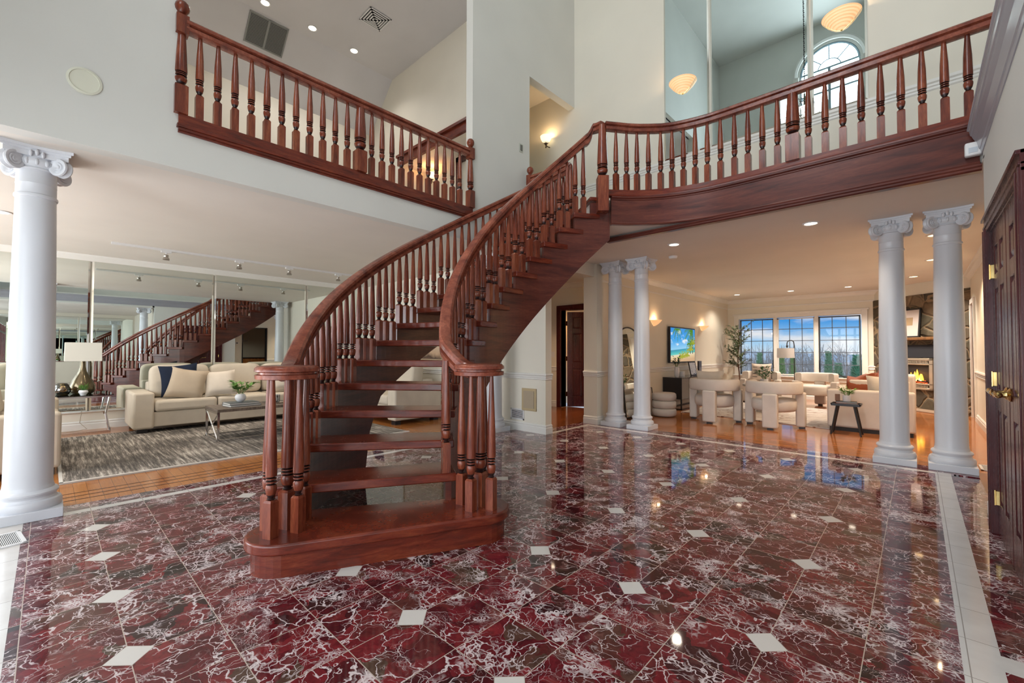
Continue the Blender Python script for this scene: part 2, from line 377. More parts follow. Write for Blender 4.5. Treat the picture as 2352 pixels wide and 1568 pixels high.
# floors
plate('floor', [(-4.60,-.10),(.11,-.10),(.11,6.09),(-3.97,6.09),(-3.97,5.02),(-4.60,5.02)], 0, M_INNER, .05, label='red veined marble tile floor with small white insets')
b = MB()
for x0,y0,x1,y1 in [(-4.87,-.10,-4.68,5.0),(.225,2.62,.42,6.09),(.225,-.1,.42,2.5),(-4.05,6.17,.42,6.44),(-4.25,5.12,-4.05,6.44),(.42,2.45,.9,4.9)]: b.box(x0,y0,-.05,x1,y1,0)
b.box(.42,-2.6,-.05,5.4,2.45,0)
struct('floor', b, M_BORDER, label='red marble border outside the white strips')
b = MB()
for x0,y0,x1,y1 in [(-4.68,-.10,-4.60,5.02),(.11,-.10,.225,6.09),(-3.97,6.09,.225,6.17),(-4.05,5.02,-3.97,6.17),(-4.60,5.02,-3.97,5.10),(.225,2.50,.42,2.62),(-4.87,-.22,.42,-.10)]: b.box(x0,y0,-.05,x1,y1,.0005)
b.box(-4.87,-1.6,-.05,.42,-.22,0)
struct('floor', b, M_WHITE, label='white marble strips and entry tiles')
struct('floor', MB().box(-9.4,-2.6,-.05,-4.87,5.1,.0), FL_LIV, label='orange oak floor of the living room')
b = MB()
for x in (-5.02,-5.14,-5.26): b.box(x-.008,-2.6,-.001,x+.008,5.0,.0015)
struct('trim_1', b, mat('dark_inlay',(.10,.03,.012),.15), label='dark inlay lines in the oak floor border')
struct('floor', MB().box(-4.0,6.44,-.05,1.6,13.4,.0), FL_TV, label='reddish parquet floor of the fireplace room')
struct('floor', MB().box(-9.3,5.1,-.05,-4.25,7.9,0).box(-4.25,6.44,-.05,-4.0,7.9,0), FL_HALL, label='reddish wood floor of the back hall')
struct('floor', MB().box(.9,2.45,-.05,5.4,8.5,0).box(.42,4.9,-.05,.9,6.44,0), FL_HALL, label='kitchen wood floor')
# ground floor walls
b = MB(); b.box(-9.55,-2.8,0,-9.37,5.1,CZ); struct('wall_west', b, P_WALL)
b = MB(); b.box(-9.4,5.0,0,-4.0,5.14,CZ); struct('wall_living_north', b, P_WALL)
b = MB(); b.box(-9.4,-2.75,0,-8.7,-2.6,CZ).box(-5.1,-2.75,0,-4.4,-2.6,CZ).box(-8.7,-2.75,0,-5.1,-2.6,.45).box(-8.7,-2.75,2.35,-5.1,-2.6,CZ); struct('wall_living_south', b, P_WALL)
b = MB(); b.box(-4.45,-2.75,0,XF,-1.6,10); struct('wall_south_return', b, P_WALL)
b = MB(); b.box(-4.25,5.14,2.48,-3.97,6.3,CZ).box(-4.18,6.27,0,-3.92,6.46,CZ); struct('wall_hall_pillar', b, P_WALL)
b = MB(); b.box(-4.18,6.46,0,-4.0,13.5,CZ); struct('wall_television', b, P_WALL)
b = MB(); b.box(-4.1,13.4,0,-3.70,13.58,CZ).box(-.98,13.4,0,.9,13.58,CZ).box(-3.70,13.4,0,-.98,13.58,.58).box(-3.70,13.4,2.14,-.98,13.58,CZ); struct('wall_north', b, P_WALL)
b = MB(); b.box(.75,4.9,0,.9,5.2,CZ).box(.75,6.1,0,.9,11.15,CZ).box(.75,5.2,2.16,.9,6.1,CZ).box(.75,11.15,2.1,.9,11.75,CZ).box(.75,11.75,0,.9,13.4,CZ); struct('wall_east_room', b, P_WALL)
b = MB(); b.box(.39,2.45,0,.52,3.12,2.75).box(.39,4.40,0,.52,4.87,2.75).box(.39,3.12,2.05,.52,4.40,2.75).box(.52,4.75,0,.9,4.87,2.75); struct('wall_closet', b, P_FOY)
b = MB(); b.box(-9.3,7.68,0,-5.70,7.85,CZ).box(-4.95,7.68,0,-4.1,7.85,CZ).box(-5.70,7.68,2.14,-4.95,7.85,CZ).box(-9.45,5.14,0,-9.3,7.85,CZ); struct('wall_hall_back', b, P_WALL)
b = MB(); b.box(-6.1,9.0,0,-4.1,9.1,CZ).box(-6.2,7.85,0,-6.1,9.1,CZ); struct('wall_back_room', b, P_WALL)
# dining side behind the camera (seen in the mirror)
b = MB(); b.box(5.4,-2.75,0,5.55,8.5,CZ).box(.4,-2.75,0,1.7,-2.6,CZ).box(4.7,-2.75,0,5.4,-2.6,CZ).box(1.7,-2.75,0,4.7,-2.6,.45).box(1.7,-2.75,2.35,4.7,-2.6,CZ).box(.52,2.45,0,5.4,2.57,CZ); struct('wall_dining', b, P_WALL)
b = MB(); b.box(.9,8.4,0,5.4,8.5,CZ); struct('wall_kitchen', b, P_WALL)
# entry wall behind the camera with door glazing and arched window
b = MB(); b.box(-4.4,-1.6,0,-4.0,-1.5,10).box(.6,-1.6,0,1.0,-1.5,10)
b.box(-4.0,-1.6,2.45,.6,-1.5,5.7).box(-4.0,-1.6,5.7,-2.95,-1.5,10).box(-.25,-1.6,5.7,.6,-1.5,10).box(-2.95,-1.6,9.6,-.25,-1.5,10)
b.box(-2.95,-1.6,5.7,-2.75,-1.5,9.6).box(-.45,-1.6,5.7,-.25,-1.5,9.6).box(-2.35,-1.6,5.7,-2.25,-1.5,9.6).box(-.95,-1.6,5.7,-.85,-1.5,9.6)
b.box(-2.75,-1.6,8.3,-2.35,-1.5,9.6).box(-.85,-1.6,8.3,-.45,-1.5,9.6)
ap = [(-2.25,9.6)]+[(-1.6+.65*cos(a), 8.75+.65*sin(a)) for a in [pi-pi*i/20 for i in range(21)]]+[(-.95,9.6)]
for i in range(1, len(ap)-2):
    x0,z0 = ap[i]; x1,z1 = ap[i+1]; b.add([(x0,-1.6,z0),(x1,-1.6,z1),(x1,-1.6,9.6),(x0,-1.6,9.6),(x0,-1.5,z0),(x1,-1.5,z1),(x1,-1.5,9.6),(x0,-1.5,9.6)], [(0,1,2,3),(7,6,5,4),(0,4,5,1),(2,6,7,3)])
struct('wall_south', b, P_FOY)
# arched window frame + muntins
win = thing('window_1','tall arched window over the entry, seen in the upstairs mirror','window'); win['kind'] = 'structure'
b = MB()
for x in (-2.25,-1.6,-.95): b.box(x-.03,-1.56,5.7,x+.03,-1.52,8.75)
for k in range(6): b.box(-2.25,-1.555,5.7+k*.61,-.95,-1.525,5.745+k*.61)
b.tube([(-1.6+.63*cos(a),-1.54,8.75+.63*sin(a)) for a in [pi*i/20 for i in range(21)]], .03, 6)
b.tube([(-1.6+.25*cos(a),-1.54,8.75+.25*sin(a)) for a in [pi*i/12 for i in range(13)]], .014, 6)
for a in (pi/4, pi/2, 3*pi/4): b.tube([(-1.6+.25*cos(a),-1.54,8.75+.25*sin(a)),(-1.6+.63*cos(a),-1.54,8.75+.63*sin(a))], .014, 6)
obj('window_frame', b, mat('blue_grey_muntin',(.30,.40,.46),.5), win)
b = MB()
for x in (-2.34,-.86): b.box(x-.06,-1.5,5.6,x+.06,-1.44,8.75)
b.tube([(-1.6+.76*cos(a),-1.47,8.75+.76*sin(a)) for a in [pi*i/20 for i in range(21)]], .06, 6); b.box(-2.5,-1.5,5.5,-.7,-1.4,5.65)
obj('window_casing', b, P_TRIM, win)
win2 = thing('window_2','narrow side windows beside the arched entry window','window'); win2['kind'] = 'structure'
b = MB()
for xa,xb in ((-2.75,-2.35),(-.85,-.45)):
    for x in (xa,xb): b.box(x-.03,-1.56,5.7,x+.03,-1.48,8.3)
    for k in range(6): b.box(xa,-1.555,5.7+k*.52,xb,-1.525,5.72+k*.52)
obj('window_frame', b, P_TRIM, win2)
dg = thing('door_4','glazed entry door with sidelights behind the camera','door'); dg['kind'] = 'structure'
b = MB()
for x in (-4.0,-3.0,-2.35,-1.45,-.8,.2,.6): b.box(x-.05,-1.58,0,x+.05,-1.5,2.45)
b.box(-4,-1.58,0,.6,-1.5,.12).box(-4,-1.58,2.05,.6,-1.5,2.13); obj('door_frame', b, W_D, dg)
# upper walls of the foyer
b = MB(); b.box(XF-.13,-1.6,CZ,XF,.68,10).box(XF-.13,.68,CZ,XF,3.86,UZ-.0).box(XF-.13,3.86,CZ,XF,5.04,10).box(XF-.13,5.04,5.50,XF,6.33,10).box(XF-.13,5.04,CZ,XF,6.33,UZ).box(XF-.13,.68,7.0,XF,3.86,10)
struct('wall_foyer_west', b, P_FOY, label='tall pale wall with the balcony and an upper doorway opening')
b = MB(); b.box(-9.3,6.25,UZ,1.8,6.4,10); struct('wall_upper_north', b, P_WALL)
b = MB(); b.box(1.6,-1.6,3.0,1.75,6.3,10); struct('wall_upper_east', b, P_FOY)
b = MB(); b.box(.32,-1.6,2.95,1.75,4.9,3.0); struct('trim_2', b, P_FOY)
# slabs
lp = [(-4.35,4.97),(-3.55,4.99),(-2.86,4.42),(-2.68,4.53),(-2.58,4.56),(-2.48,4.65),(-2.37,4.73),(-2.26,4.80),(-2.14,4.85),(-2.02,4.90),(-1.90,4.94),(-1.78,4.97),(-1.5,5.0),(.39,5.0),(1.75,5.0),(1.75,6.4),(-4.35,6.4)]
b = MB().prism(lp, CZ+.02, UZ); struct('floor_upper', b, P_CEIL)
struct('ceiling_fireplace_room', MB().box(-4.35,5.02,CZ,1.0,13.6,CZ+.02).box(.39,4.80,CZ,1.0,5.02,CZ+.02), P_CEIL)
struct('ceiling_living', MB().box(-9.5,-2.75,CZ,XF-.13,5.1,CZ+.05), P_CEIL)
struct('ceiling_dining', MB().box(.42,-2.75,CZ-.004,5.55,4.79,CZ+.05).box(1.0,4.79,CZ-.004,5.55,8.5,CZ+.05).box(.9,5.0,CZ-.004,1.0,8.5,CZ-.001), P_CEIL)
struct('ceiling_hall', MB().box(-9.4,5.1,CZ,-4.3,9.1,CZ+.05), P_CEIL)
struct('floor_upper_hall', MB().box(-9.4,-2.7,CZ+.06,XF-.13,6.4,UZ), P_CEIL)
struct('ceiling_foyer', MB().box(-4.5,-1.7,10,1.8,6.4,10.1), P_FOY)
# loft behind the balcony
lf = MB().add([(-8.1,-2.7,7.0),(XF-.1,-2.7,7.0),(XF-.1,4.95,7.0),(-8.1,4.95,7.0),(-8.1,-2.7,7.06),(XF-.1,-2.7,7.06),(XF-.1,4.95,7.06),(-8.1,4.95,7.06)],[(0,1,2,3),(7,6,5,4)])
lf.add([(-9.0,-2.7,6.1),(-8.1,-2.7,7.0),(-8.1,4.95,7.0),(-9.0,4.95,6.1)],[(0,1,2,3)])
struct('ceiling_loft', lf, P_LOFT, label='loft ceiling with a slope along its west side')
struct('wall_loft_west', MB().box(-9.1,-2.7,UZ,-9.0,4.95,6.12), P_WALL)
struct('wall_loft_south', MB().box(-9.1,-2.8,UZ,XF,-2.7,7.0), P_WALL)
struct('wall_loft_north', MB().box(-9.1,4.9,UZ,-7.72,5.04,7.0).box(-7.72,4.9,5.05,-5.42,5.04,7.0).box(-5.42,4.9,UZ,XF-.13,5.04,7.0), P_WALL)
struct('wall_loft_hall', MB().box(-7.85,5.04,UZ,-7.72,5.5,5.2).box(-7.85,5.45,UZ,-5.5,5.55,5.2), P_WALL)
struct('ceiling_loft_hall', MB().box(-7.85,5.04,5.05,-5.5,5.55,5.2), P_CEIL)
struct('ceiling_upper_hall', MB().box(-5.5,5.04,5.9,XF-.13,6.3,6.0), P_CEIL)
struct('wall_upper_hall_west', MB().box(-5.5,5.04,UZ,-5.42,6.3,5.95), P_WALL)
b = MB().box(-7.78,4.84,5.03,XF-.13,4.9,5.21).box(-7.78,4.80,5.18,XF-.13,4.9,5.23)
struct('trim_3', b, W_H, label='dark wood beam over the loft hall opening')
struct('trim_4', MB().box(-9.0,-2.6,UZ,-8.98,4.9,3.16).box(-8.99,-2.6,4.55,-8.93,4.9,4.62), P_TRIM)
# mouldings ----------------------------------------------------------
BASEP = [(0,0),(.022,0),(.022,.085),(.012,.10),(.018,.115),(.008,.13),(0,.135)]
RAILP = [(0,.79),(.018,.80),(.010,.815),(.022,.83),(.014,.845),(.032,.865),(.026,.885),(0,.89)]
CROWNP = [(0,-.10),(.012,-.10),(.02,-.08),(.055,-.035),(.085,-.02),(.09,0),(0,0)]
def mould(name, path, prof, m, z=0, closed=False, label=None):
    return struct(name, MB().sweep([(x,y,z) for x,y in path], prof, closed), m, label=label)
# side is left of travel
mould('baseboard_living_west', [(-9.37,5.0),(-9.37,-2.6)], BASEP, P_TRIM)
def outw(prof): return [(-a, z) for a, z in prof][::-1]
mould('baseboard_corner', [(-9.3,5.0),(-4.0,5.0),(-4.0,5.14)], outw(BASEP), P_TRIM)
mould('trim_5', [(-9.3,5.0),(-4.0,5.0),(-4.0,5.14)], outw(RAILP), P_TRIM, label='white chair rail on the corner wall')
mould('baseboard_pillar', [(-4.18,6.27),(-3.92,6.27),(-3.92,6.46)], outw(BASEP), P_TRIM)
mould('trim_6', [(-4.18,6.27),(-3.92,6.27),(-3.92,6.46)], outw(RAILP), P_TRIM, label='white chair rail wrapping the hall pillar')
mould('baseboard_television', [(-4.0,6.46),(-4.0,13.4),(.75,13.4)], outw(BASEP), P_TRIM)
mould('trim_7', [(-4.0,6.46),(-4.0,13.4),(-3.76,13.4)], outw(RAILP), P_TRIM)
mould('trim_8', [(-.93,13.4),(-.70,13.4)], outw(RAILP), P_TRIM)
mould('trim_9', [(-4.0,6.46),(-4.0,13.4),(.75,13.4),(.75,4.9)], outw(CROWNP), P_TRIM, z=CZ, label='white crown moulding around the fireplace room')
mould('trim_10', [(-4.0,6.46),(-4.0,13.4),(.75,13.4)], outw([(0,-.26),(.012,-.26),(.012,-.23),(0,-.225)]), P_TRIM, z=CZ)
mould('trim_11', [(.75,11.15),(.75,6.1)], outw(RAILP), P_TRIM); mould('baseboard_east_room', [(.75,11.15),(.75,6.1)], outw(BASEP), P_TRIM)
mould('trim_12', [(-9.37,5.0),(-9.37,-2.6)], [(0,-.10),(.10,-.02),(.10,0),(0,0)], P_TRIM, z=CZ)
mould('baseboard_hall', [(-9.3,7.68),(-5.79,7.68)], outw(BASEP), P_TRIM); mould('trim_13', [(-9.3,7.68),(-5.79,7.68)], outw(RAILP), P_TRIM)
mould('trim_14', [(-9.3,7.68),(-4.18,7.68)], outw(CROWNP), P_TRIM, z=CZ)
mould('baseboard_closet', [(.39,3.06),(.39,2.45)], outw(BASEP), P_TRIM); mould('trim_15', [(.39,3.06),(.39,2.45)], outw(RAILP), P_TRIM)
mould('baseboard_closet_far', [(.39,4.87),(.39,4.46)], outw(BASEP), P_TRIM)
UR = [(0,.92),(.012,.935),(.012,.955),(.022,.965),(.022,.985),(.036,1.0),(.036,1.03),(0,1.04)]
mould('trim_16', [(XF-.02,6.25),(1.6,6.25)], outw(UR), P_TRIM, z=UZ, label='cream wainscot cap below the upstairs mirror')
mould('baseboard_upper_north', [(XF-.02,6.25),(1.6,6.25)], outw(BASEP), P_TRIM, z=UZ)
# cornice that caps the closet wall
cp = [(0,-.22),(.006,-.22),(.012,-.19),(.018,-.185),(.03,-.13),(.034,-.11),(.05,-.075),(.055,-.06),(.062,-.055),(.068,-.02),(.08,-.012),(.08,0),(0,0)]
mould('trim_17', [(.39,4.93),(.39,-1.5)], outw(cp), P_GREY, z=2.97, label='grey glossy cornice capping the closet wall')
struct('wall_closet_upper', MB().box(.392,2.4,2.7,.52,4.9,2.97).box(.392,-1.6,2.7,.52,2.45,2.97), P_FOY)

# ================================================================= TURNED WOOD
_bc = {}
def bal_mesh(L, w_=.055, s=1.12, bh=.205, ball=False, ztop=None):
    key = (round(L,3), w_, s, bh, ball, ztop)
    if key in _bc: return _bc[key]
    b = MB(); h = w_/2; c = h*.35
    b.box(-h,-h,0,h,h,bh-.012)
    vs = [(-h,-h,bh-.012),(h,-h,bh-.012),(h,h,bh-.012),(-h,h,bh-.012)]+[(x*.72*h,y*.72*h,bh) for x,y in((-1,-1),(1,-1),(1,1),(-1,1))]
    b.add(vs,[(4,5,6,7),(0,1,5,4),(1,2,6,5),(2,3,7,6),(3,0,4,7)])
    k = s; z = bh; top = L if not ball else ztop; q = min(1.0, (top-bh)/.52)
    pr = [(.013*k,z),(.019*k,z+.006),(.012*k,z+.011),(.021*k,z+.030),(.026*k,z+.055),(.0265*k,z+.072),(.022*k,z+.084),(.012*k,z+.089),
          (.012*k,z+.092),(.025*k,z+.095),(.025*k,z+.103),(.012*k,z+.107),(.012*k,z+.111),(.024*k,z+.114),(.024*k,z+.120),(.014*k,z+.124),(.026*k,z+.130),(.0265*k,z+.15),(.0235*k,z+.30)]
    pr = [(r_, z+(z_-z)*q) for r_, z_ in pr]; z3 = z+.30*q
    for f in (.35,.6,.8,1.0): pr.append(((.0235-(.0125 if s < 1.3 else .006)*f)*k, z3+(top-z3)*f))
    f0 = len(b.f); b.lathe(pr, n=14); npr = len(pr)
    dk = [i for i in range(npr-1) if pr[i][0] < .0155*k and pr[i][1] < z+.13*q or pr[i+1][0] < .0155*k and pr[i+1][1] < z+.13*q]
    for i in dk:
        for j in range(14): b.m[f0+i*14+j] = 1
    if ball:
        b.box(-h*.95,-h*.95,top,h*.95,h*.95,top+.15)
        b.lathe([(.0,top+.15),(.028,top+.152),(.018,top+.165),(.03,top+.175),(.047,top+.20),(.052,top+.225),(.047,top+.25),(.03,top+.27),(0,top+.278)], n=16)
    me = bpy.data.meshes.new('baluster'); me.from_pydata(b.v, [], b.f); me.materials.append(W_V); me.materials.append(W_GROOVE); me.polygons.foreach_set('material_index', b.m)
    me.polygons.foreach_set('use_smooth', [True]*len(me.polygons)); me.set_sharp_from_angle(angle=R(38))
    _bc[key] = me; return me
def put(name, me, parent, loc, rz=0, label=None):
    o = bpy.data.objects.new(name, me); COL.objects.link(o); o.location = loc; o.rotation_euler.z = rz; o.parent = parent
    if label: o['label'] = label
    return o
RAILX = [(-.024,-.078),(-.034,-.074),(-.036,-.052),(-.020,-.047),(-.020,-.039),(-.039,-.032),(-.038,-.014),(-.027,-.003),(0,0),(.027,-.003),(.038,-.014),(.039,-.032),(.020,-.039),(.020,-.047),(.036,-.052),(.034,-.074),(.024,-.078)]
RAILX = [(u*1.22, z*1.28) for u, z in RAILX]
def rail(path, parent, name='handrail', prof=RAILX):
    return obj(name, MB().sweep(path, prof, slope=True), W_R, parent, smooth=38)

# ---------------------------------------------------------------- curved staircase
CX, CY, RS, DT, T2 = -1.535, 3.298, .1887, -.1229, -2.0971
def th(n): return T2+(n-2)*DT
def sp_(n, r, z=0): return (CX+r*cos(th(n)), CY+r*sin(th(n)), z)
st = thing('staircase','curved open-riser mahogany staircase rising in the middle of the foyer','staircase')
def tread_poly(n, ri=1.578, ro=2.71, d=.33):
    t = th(n); e_ = Vector((cos(t), sin(t))); f_ = Vector((sin(t), -cos(t))); c = Vector((CX,CY))
    return [tuple(c+e_*ri), tuple(c+e_*ro), tuple(c+e_*ro+f_*d), tuple(c+e_*ri+f_*d)]
for n in range(2, 16):
    obj('tread', MB().prism(tread_poly(n), n*RS-.058, n*RS), W_H, st, bevel=.008)
def stadium(A, B, r, n=14):
    A = Vector(A); B = Vector(B); d = (B-A).normalized(); a = atan2(d.y, d.x)
    return [tuple(B+Vector((cos(a-pi/2+pi*i/n), sin(a-pi/2+pi*i/n)))*r) for i in range(n+1)]+[tuple(A+Vector((cos(a+pi/2+pi*i/n), sin(a+pi/2+pi*i/n)))*r) for i in range(n+1)]
A0, B0 = (-2.655,.945), (-2.15,1.975)
def base_outline(r, ins):
    s_ = stadium(A0, B0, r); h = len(s_)//2
    a_ = Vector(A0); b_ = Vector(B0); d = (b_-a_).normalized(); nrm = Vector((-d.y, d.x))
    extra = [tuple(b_+nrm*r-d*(.06+ins)), tuple(Vector(sp_(2.35,1.62)[:2])), tuple(Vector(sp_(2.35,2.66)[:2])), tuple(a_+nrm*r+d*(.02+ins))]
    return s_[:h]+extra+s_[h:]
obj('base_step', MB().prism(base_outline(.205,0), RS-.062, RS), W_H, st, bevel=.018, seg=3)
obj('base_riser', MB().prism(base_outline(.172,.03), 0, RS-.062), W_H, st)
def name_in(name, ri): return ri < 2
def stringer(ri, ro, bot, name):
    b = MB(); us = []
    n = 1.15
    brk = sorted(set([1.15]+[k+.09 for k in range(2,17)]+[k+.09+j*.23 for k in range(1,17) for j in (1,2,3)]))
    brk = sorted(set(brk+([16.09+.23*j for j in range(1,6)] if name_in(name, ri) else []))); segs = [x for x in brk if x <= (17.25 if name_in(name, ri) else 16.3)]
    for i in range(len(segs)-1):
        a, c = segs[i], segs[i+1]; mid = (a+c)/2; k = min(16, math.floor(mid-.09+1e-6)); zt = max(k,1)*RS-.058
        z0, z1 = bot(a+1e-4), bot(c-1e-4)
        vs = [sp_(a,ri,z0),sp_(a,ro,z0),sp_(c,ro,z1),sp_(c,ri,z1),sp_(a,ri,zt),sp_(a,ro,zt),sp_(c,ro,zt),sp_(c,ri,zt)]
        fs = [(0,1,2,3),(7,6,5,4),(0,4,5,1),(2,6,7,3),(1,5,6,2),(3,7,4,0)]
        b.add(vs, fs)
    me = obj(name, b, W_P, st); return me
def bot_in(n): return 0.0 if n < 8.2 else min(2.70, max(0, n*RS-.80+min(.08,(n-8.2)*.011)))
def bot_out(n): return 0.0 if n < 6.75 else n*RS-.62-max(0,.5-abs(n-6.75))*.5
stringer(1.612, 1.652, bot_in, 'stringer'); stringer(2.625, 2.665, bot_out, 'stringer')
RO, RI = 2.615, 1.645
def smax(a, b_, k=.05): return (a+b_+sqrt((a-b_)**2+k*k))/2
VZ = 1.125
def zo(n): return smax(VZ, n*RS+.795)
def ri_(n):
    x = min(1, max(0, (n-1.2)/1.7)); x = x*x*(3-2*x); return 1.49+(RI-1.49)*x
po_ = [sp_(1.45+i*.12, RO, zo(1.45+i*.12)) for i in range(int((16.05-1.45)/.12)+1)]
pi_ = [sp_(1.35+i*.12, ri_(1.35+i*.12), zo(1.35+i*.12)) for i in range(int((15.8-1.35)/.12)+1)]
pi_ += [sp_(15.95,1.64,3.80), sp_(16.08,1.636,3.84), sp_(16.18,1.633,3.882), sp_(16.26,1.63,3.905), sp_(16.5,1.62,3.91), (-2.65,4.37,3.905)]
po_[-1] = sp_(16.03, RO, 3.84); po_ += [sp_(16.12,2.61,3.87), (-3.53,4.97,3.875)]
rail(po_, st); rail(pi_, st)
VOL = [(0,-.078),(.150,-.078),(.166,-.074),(.168,-.052),(.150,-.047),(.150,-.039),(.170,-.032),(.168,-.014),(.155,-.003),(.10,0),(0,0)]
for c in (A0, B0):
    obj('volute', MB().lathe(VOL, (c[0],c[1],VZ+.005), 40), W_R, st, smooth=45)
def bal(n, r, L, nn):
    t = th(n); x, y, _ = sp_(n, r); return put('baluster', bal_mesh(L), st, (x, y, nn*RS), t)
for n in range(2, 16):
    for f in (.15,.48,.81):
        if n == 15 and f > .5: continue
        bal(n+f, RO, zo(n+f)-.07-n*RS, n)
    for f in (.2,.7):
        if n == 15 and f > .5: pass
        bal(n+f, RI, zo(n+f)-.07-n*RS, n)
LB = VZ-.073-RS; NB = bal_mesh(LB, .07, 1.45, .22)
for x, y in [(-2.61,.85),(-2.74,.875),(-2.585,.985),(-2.735,1.08)]: put('baluster', bal_mesh(LB), st, (x,y,RS), R(25))
put('newel_post', NB, st, (-2.69,.965,RS), R(25))
for x, y in [(-2.255,1.915),(-2.115,1.875),(-2.04,1.985),(-2.2,2.07)]: put('baluster', bal_mesh(LB), st, (x,y,RS), R(15))
put('newel_post', NB, st, (-2.145,1.985,RS), R(15))
put('newel_post', bal_mesh(1.02, .125, 2.35, .42), st, (-2.65,4.37,2.835), R(42), 'landing newel post of the staircase')
put('newel_post', bal_mesh(.98, .09, 1.8, .36), st, (-3.53,4.97,2.85), R(50))
# landing edge
b = MB(); e16 = [sp_(16,1.578)[:2], sp_(16,2.70)[:2]]
t = th(16); fv = Vector((sin(t), -cos(t)))
poly = [e16[0], e16[1], tuple(Vector(e16[1])+fv*.12), tuple(Vector(e16[0])+fv*.12)]
obj('landing_nosing', MB().prism(poly, UZ-.035, UZ+.003), W_H, st, bevel=.006)

# ---------------------------------------------------------------- balcony balustrade on the west wall
br = thing('balcony_balustrade','straight mahogany balustrade of turned spindles on the left balcony','balustrade',(XF,2.25,UZ))
X0 = 0.0
bp = MB().box(-.06,-1.57,.0,.028,1.60,.115); bp.box(-.06,-1.58,.0,.045,1.61,.028).box(-.06,-1.57,-.022,.035,1.60,.0).box(-.06,-1.57,-.038,.022,1.60,-.02)
obj('base_rail', bp, W_H, br, bevel=.004)
rail([(0,-1.53,.905),(0,1.56,.905)], br)
for i in range(11):
    put('baluster', bal_mesh(.72), br, (0,-1.43+i*.1285,.113)); put('baluster', bal_mesh(.72), br, (0,.135+i*.1255,.113))
put('newel_post', bal_mesh(.72,.11,2.3,.24), br, (0,0,.113))
for y in (-1.555,1.575): put('newel_post', bal_mesh(.7,.09,1.6,.24,True,.66), br, (0,y,.113), 0, 'newel post with a ball finial')

# ---------------------------------------------------------------- bridge balustrade
bpth = [(-2.63,4.40),(-2.54,4.50),(-2.45,4.60),(-2.35,4.69),(-2.25,4.76),(-2.14,4.83),(-2.02,4.88),(-1.90,4.92),(-1.78,4.95),(-1.66,4.97),(-1.5,4.98),(-1.2,4.985),(-.9,4.985),(-.5,4.985),(.0,4.985),(.38,4.985)]
bb = thing('bridge_balustrade','curving mahogany balustrade along the upstairs bridge on the right','balustrade',(0,0,0))
rail([(x,y,3.90-.045*min(1,i/6)) for i,(x,y) in enumerate(bpth+[(1.58,4.985)])], bb)
obj('base_rail', MB().sweep([(x,y,0) for x,y in bpth+[(1.58,4.985)]], [(-.03,3.015),(-.045,3.015),(-.05,3.028),(-.045,3.04),(-.03,3.045),(-.03,3.095),(.03,3.095),(.03,3.015)]), W_H, bb, smooth=40)
for x, y in [(-2.545,4.495),(-2.46,4.59),(-2.37,4.672),(-2.265,4.75),(-2.15,4.825),(-2.035,4.873),(-1.92,4.914),(-1.80,4.945),(-1.675,4.968),(-1.54,4.978),(-1.40,4.982),(-1.27,4.985),(-1.135,4.985),(-1.0,4.985)]:
    put('baluster', bal_mesh(.71), bb, (x,y,3.09))
for i in range(17): put('baluster', bal_mesh(.71), bb, (-.74+i*.1335,4.985,3.09))
put('newel_post', bal_mesh(.71,.115,2.3,.27), bb, (-.868,4.985,3.09))
fp = bpth
struct('trim_18', MB().sweep([(x,y,0) for x,y in [(-2.585,4.445)]+fp[1:]], [(-.012,2.69),(-.028,2.69),(-.034,2.70),(-.030,2.712),(-.014,2.716),(-.014,2.975),(-.022,2.98),(-.022,2.99),(-.040,3.0),(-.040,3.015),(.02,3.015),(.02,2.69)]), W_P, smooth=35, label='wide mahogany fascia board of the bridge')
struct('trim_19', MB().sweep([(-2.95,5.0,0),(-1.6,5.01,0),(.39,5.01,0)], [(-.03,2.64),(-.045,2.65),(-.045,2.665),(-.055,2.675),(-.055,2.69),(.03,2.69),(.03,2.64)]), W_P, label='lower mahogany moulding under the bridge')
# ---------------------------------------------------------------- short balustrade at the top of the stairs
sb = thing('landing_balustrade','short mahogany balustrade at the head of the stairs by the upper doorway','balustrade',(-3.53,4.97,UZ))
rail([(0,0,.85),(-.68,-.03,.85)], sb); obj('base_rail', MB().box(-.68,-.05,0,0,.02,.06), W_H, sb)
for i in range(5): put('baluster', bal_mesh(.71), sb, (-.11-i*.113,-.015,.06))
put('newel_post', bal_mesh(.7,.09,1.6,.24,True,.66), sb, (-.73,-.02,.06), 0, 'newel post with a ball finial')

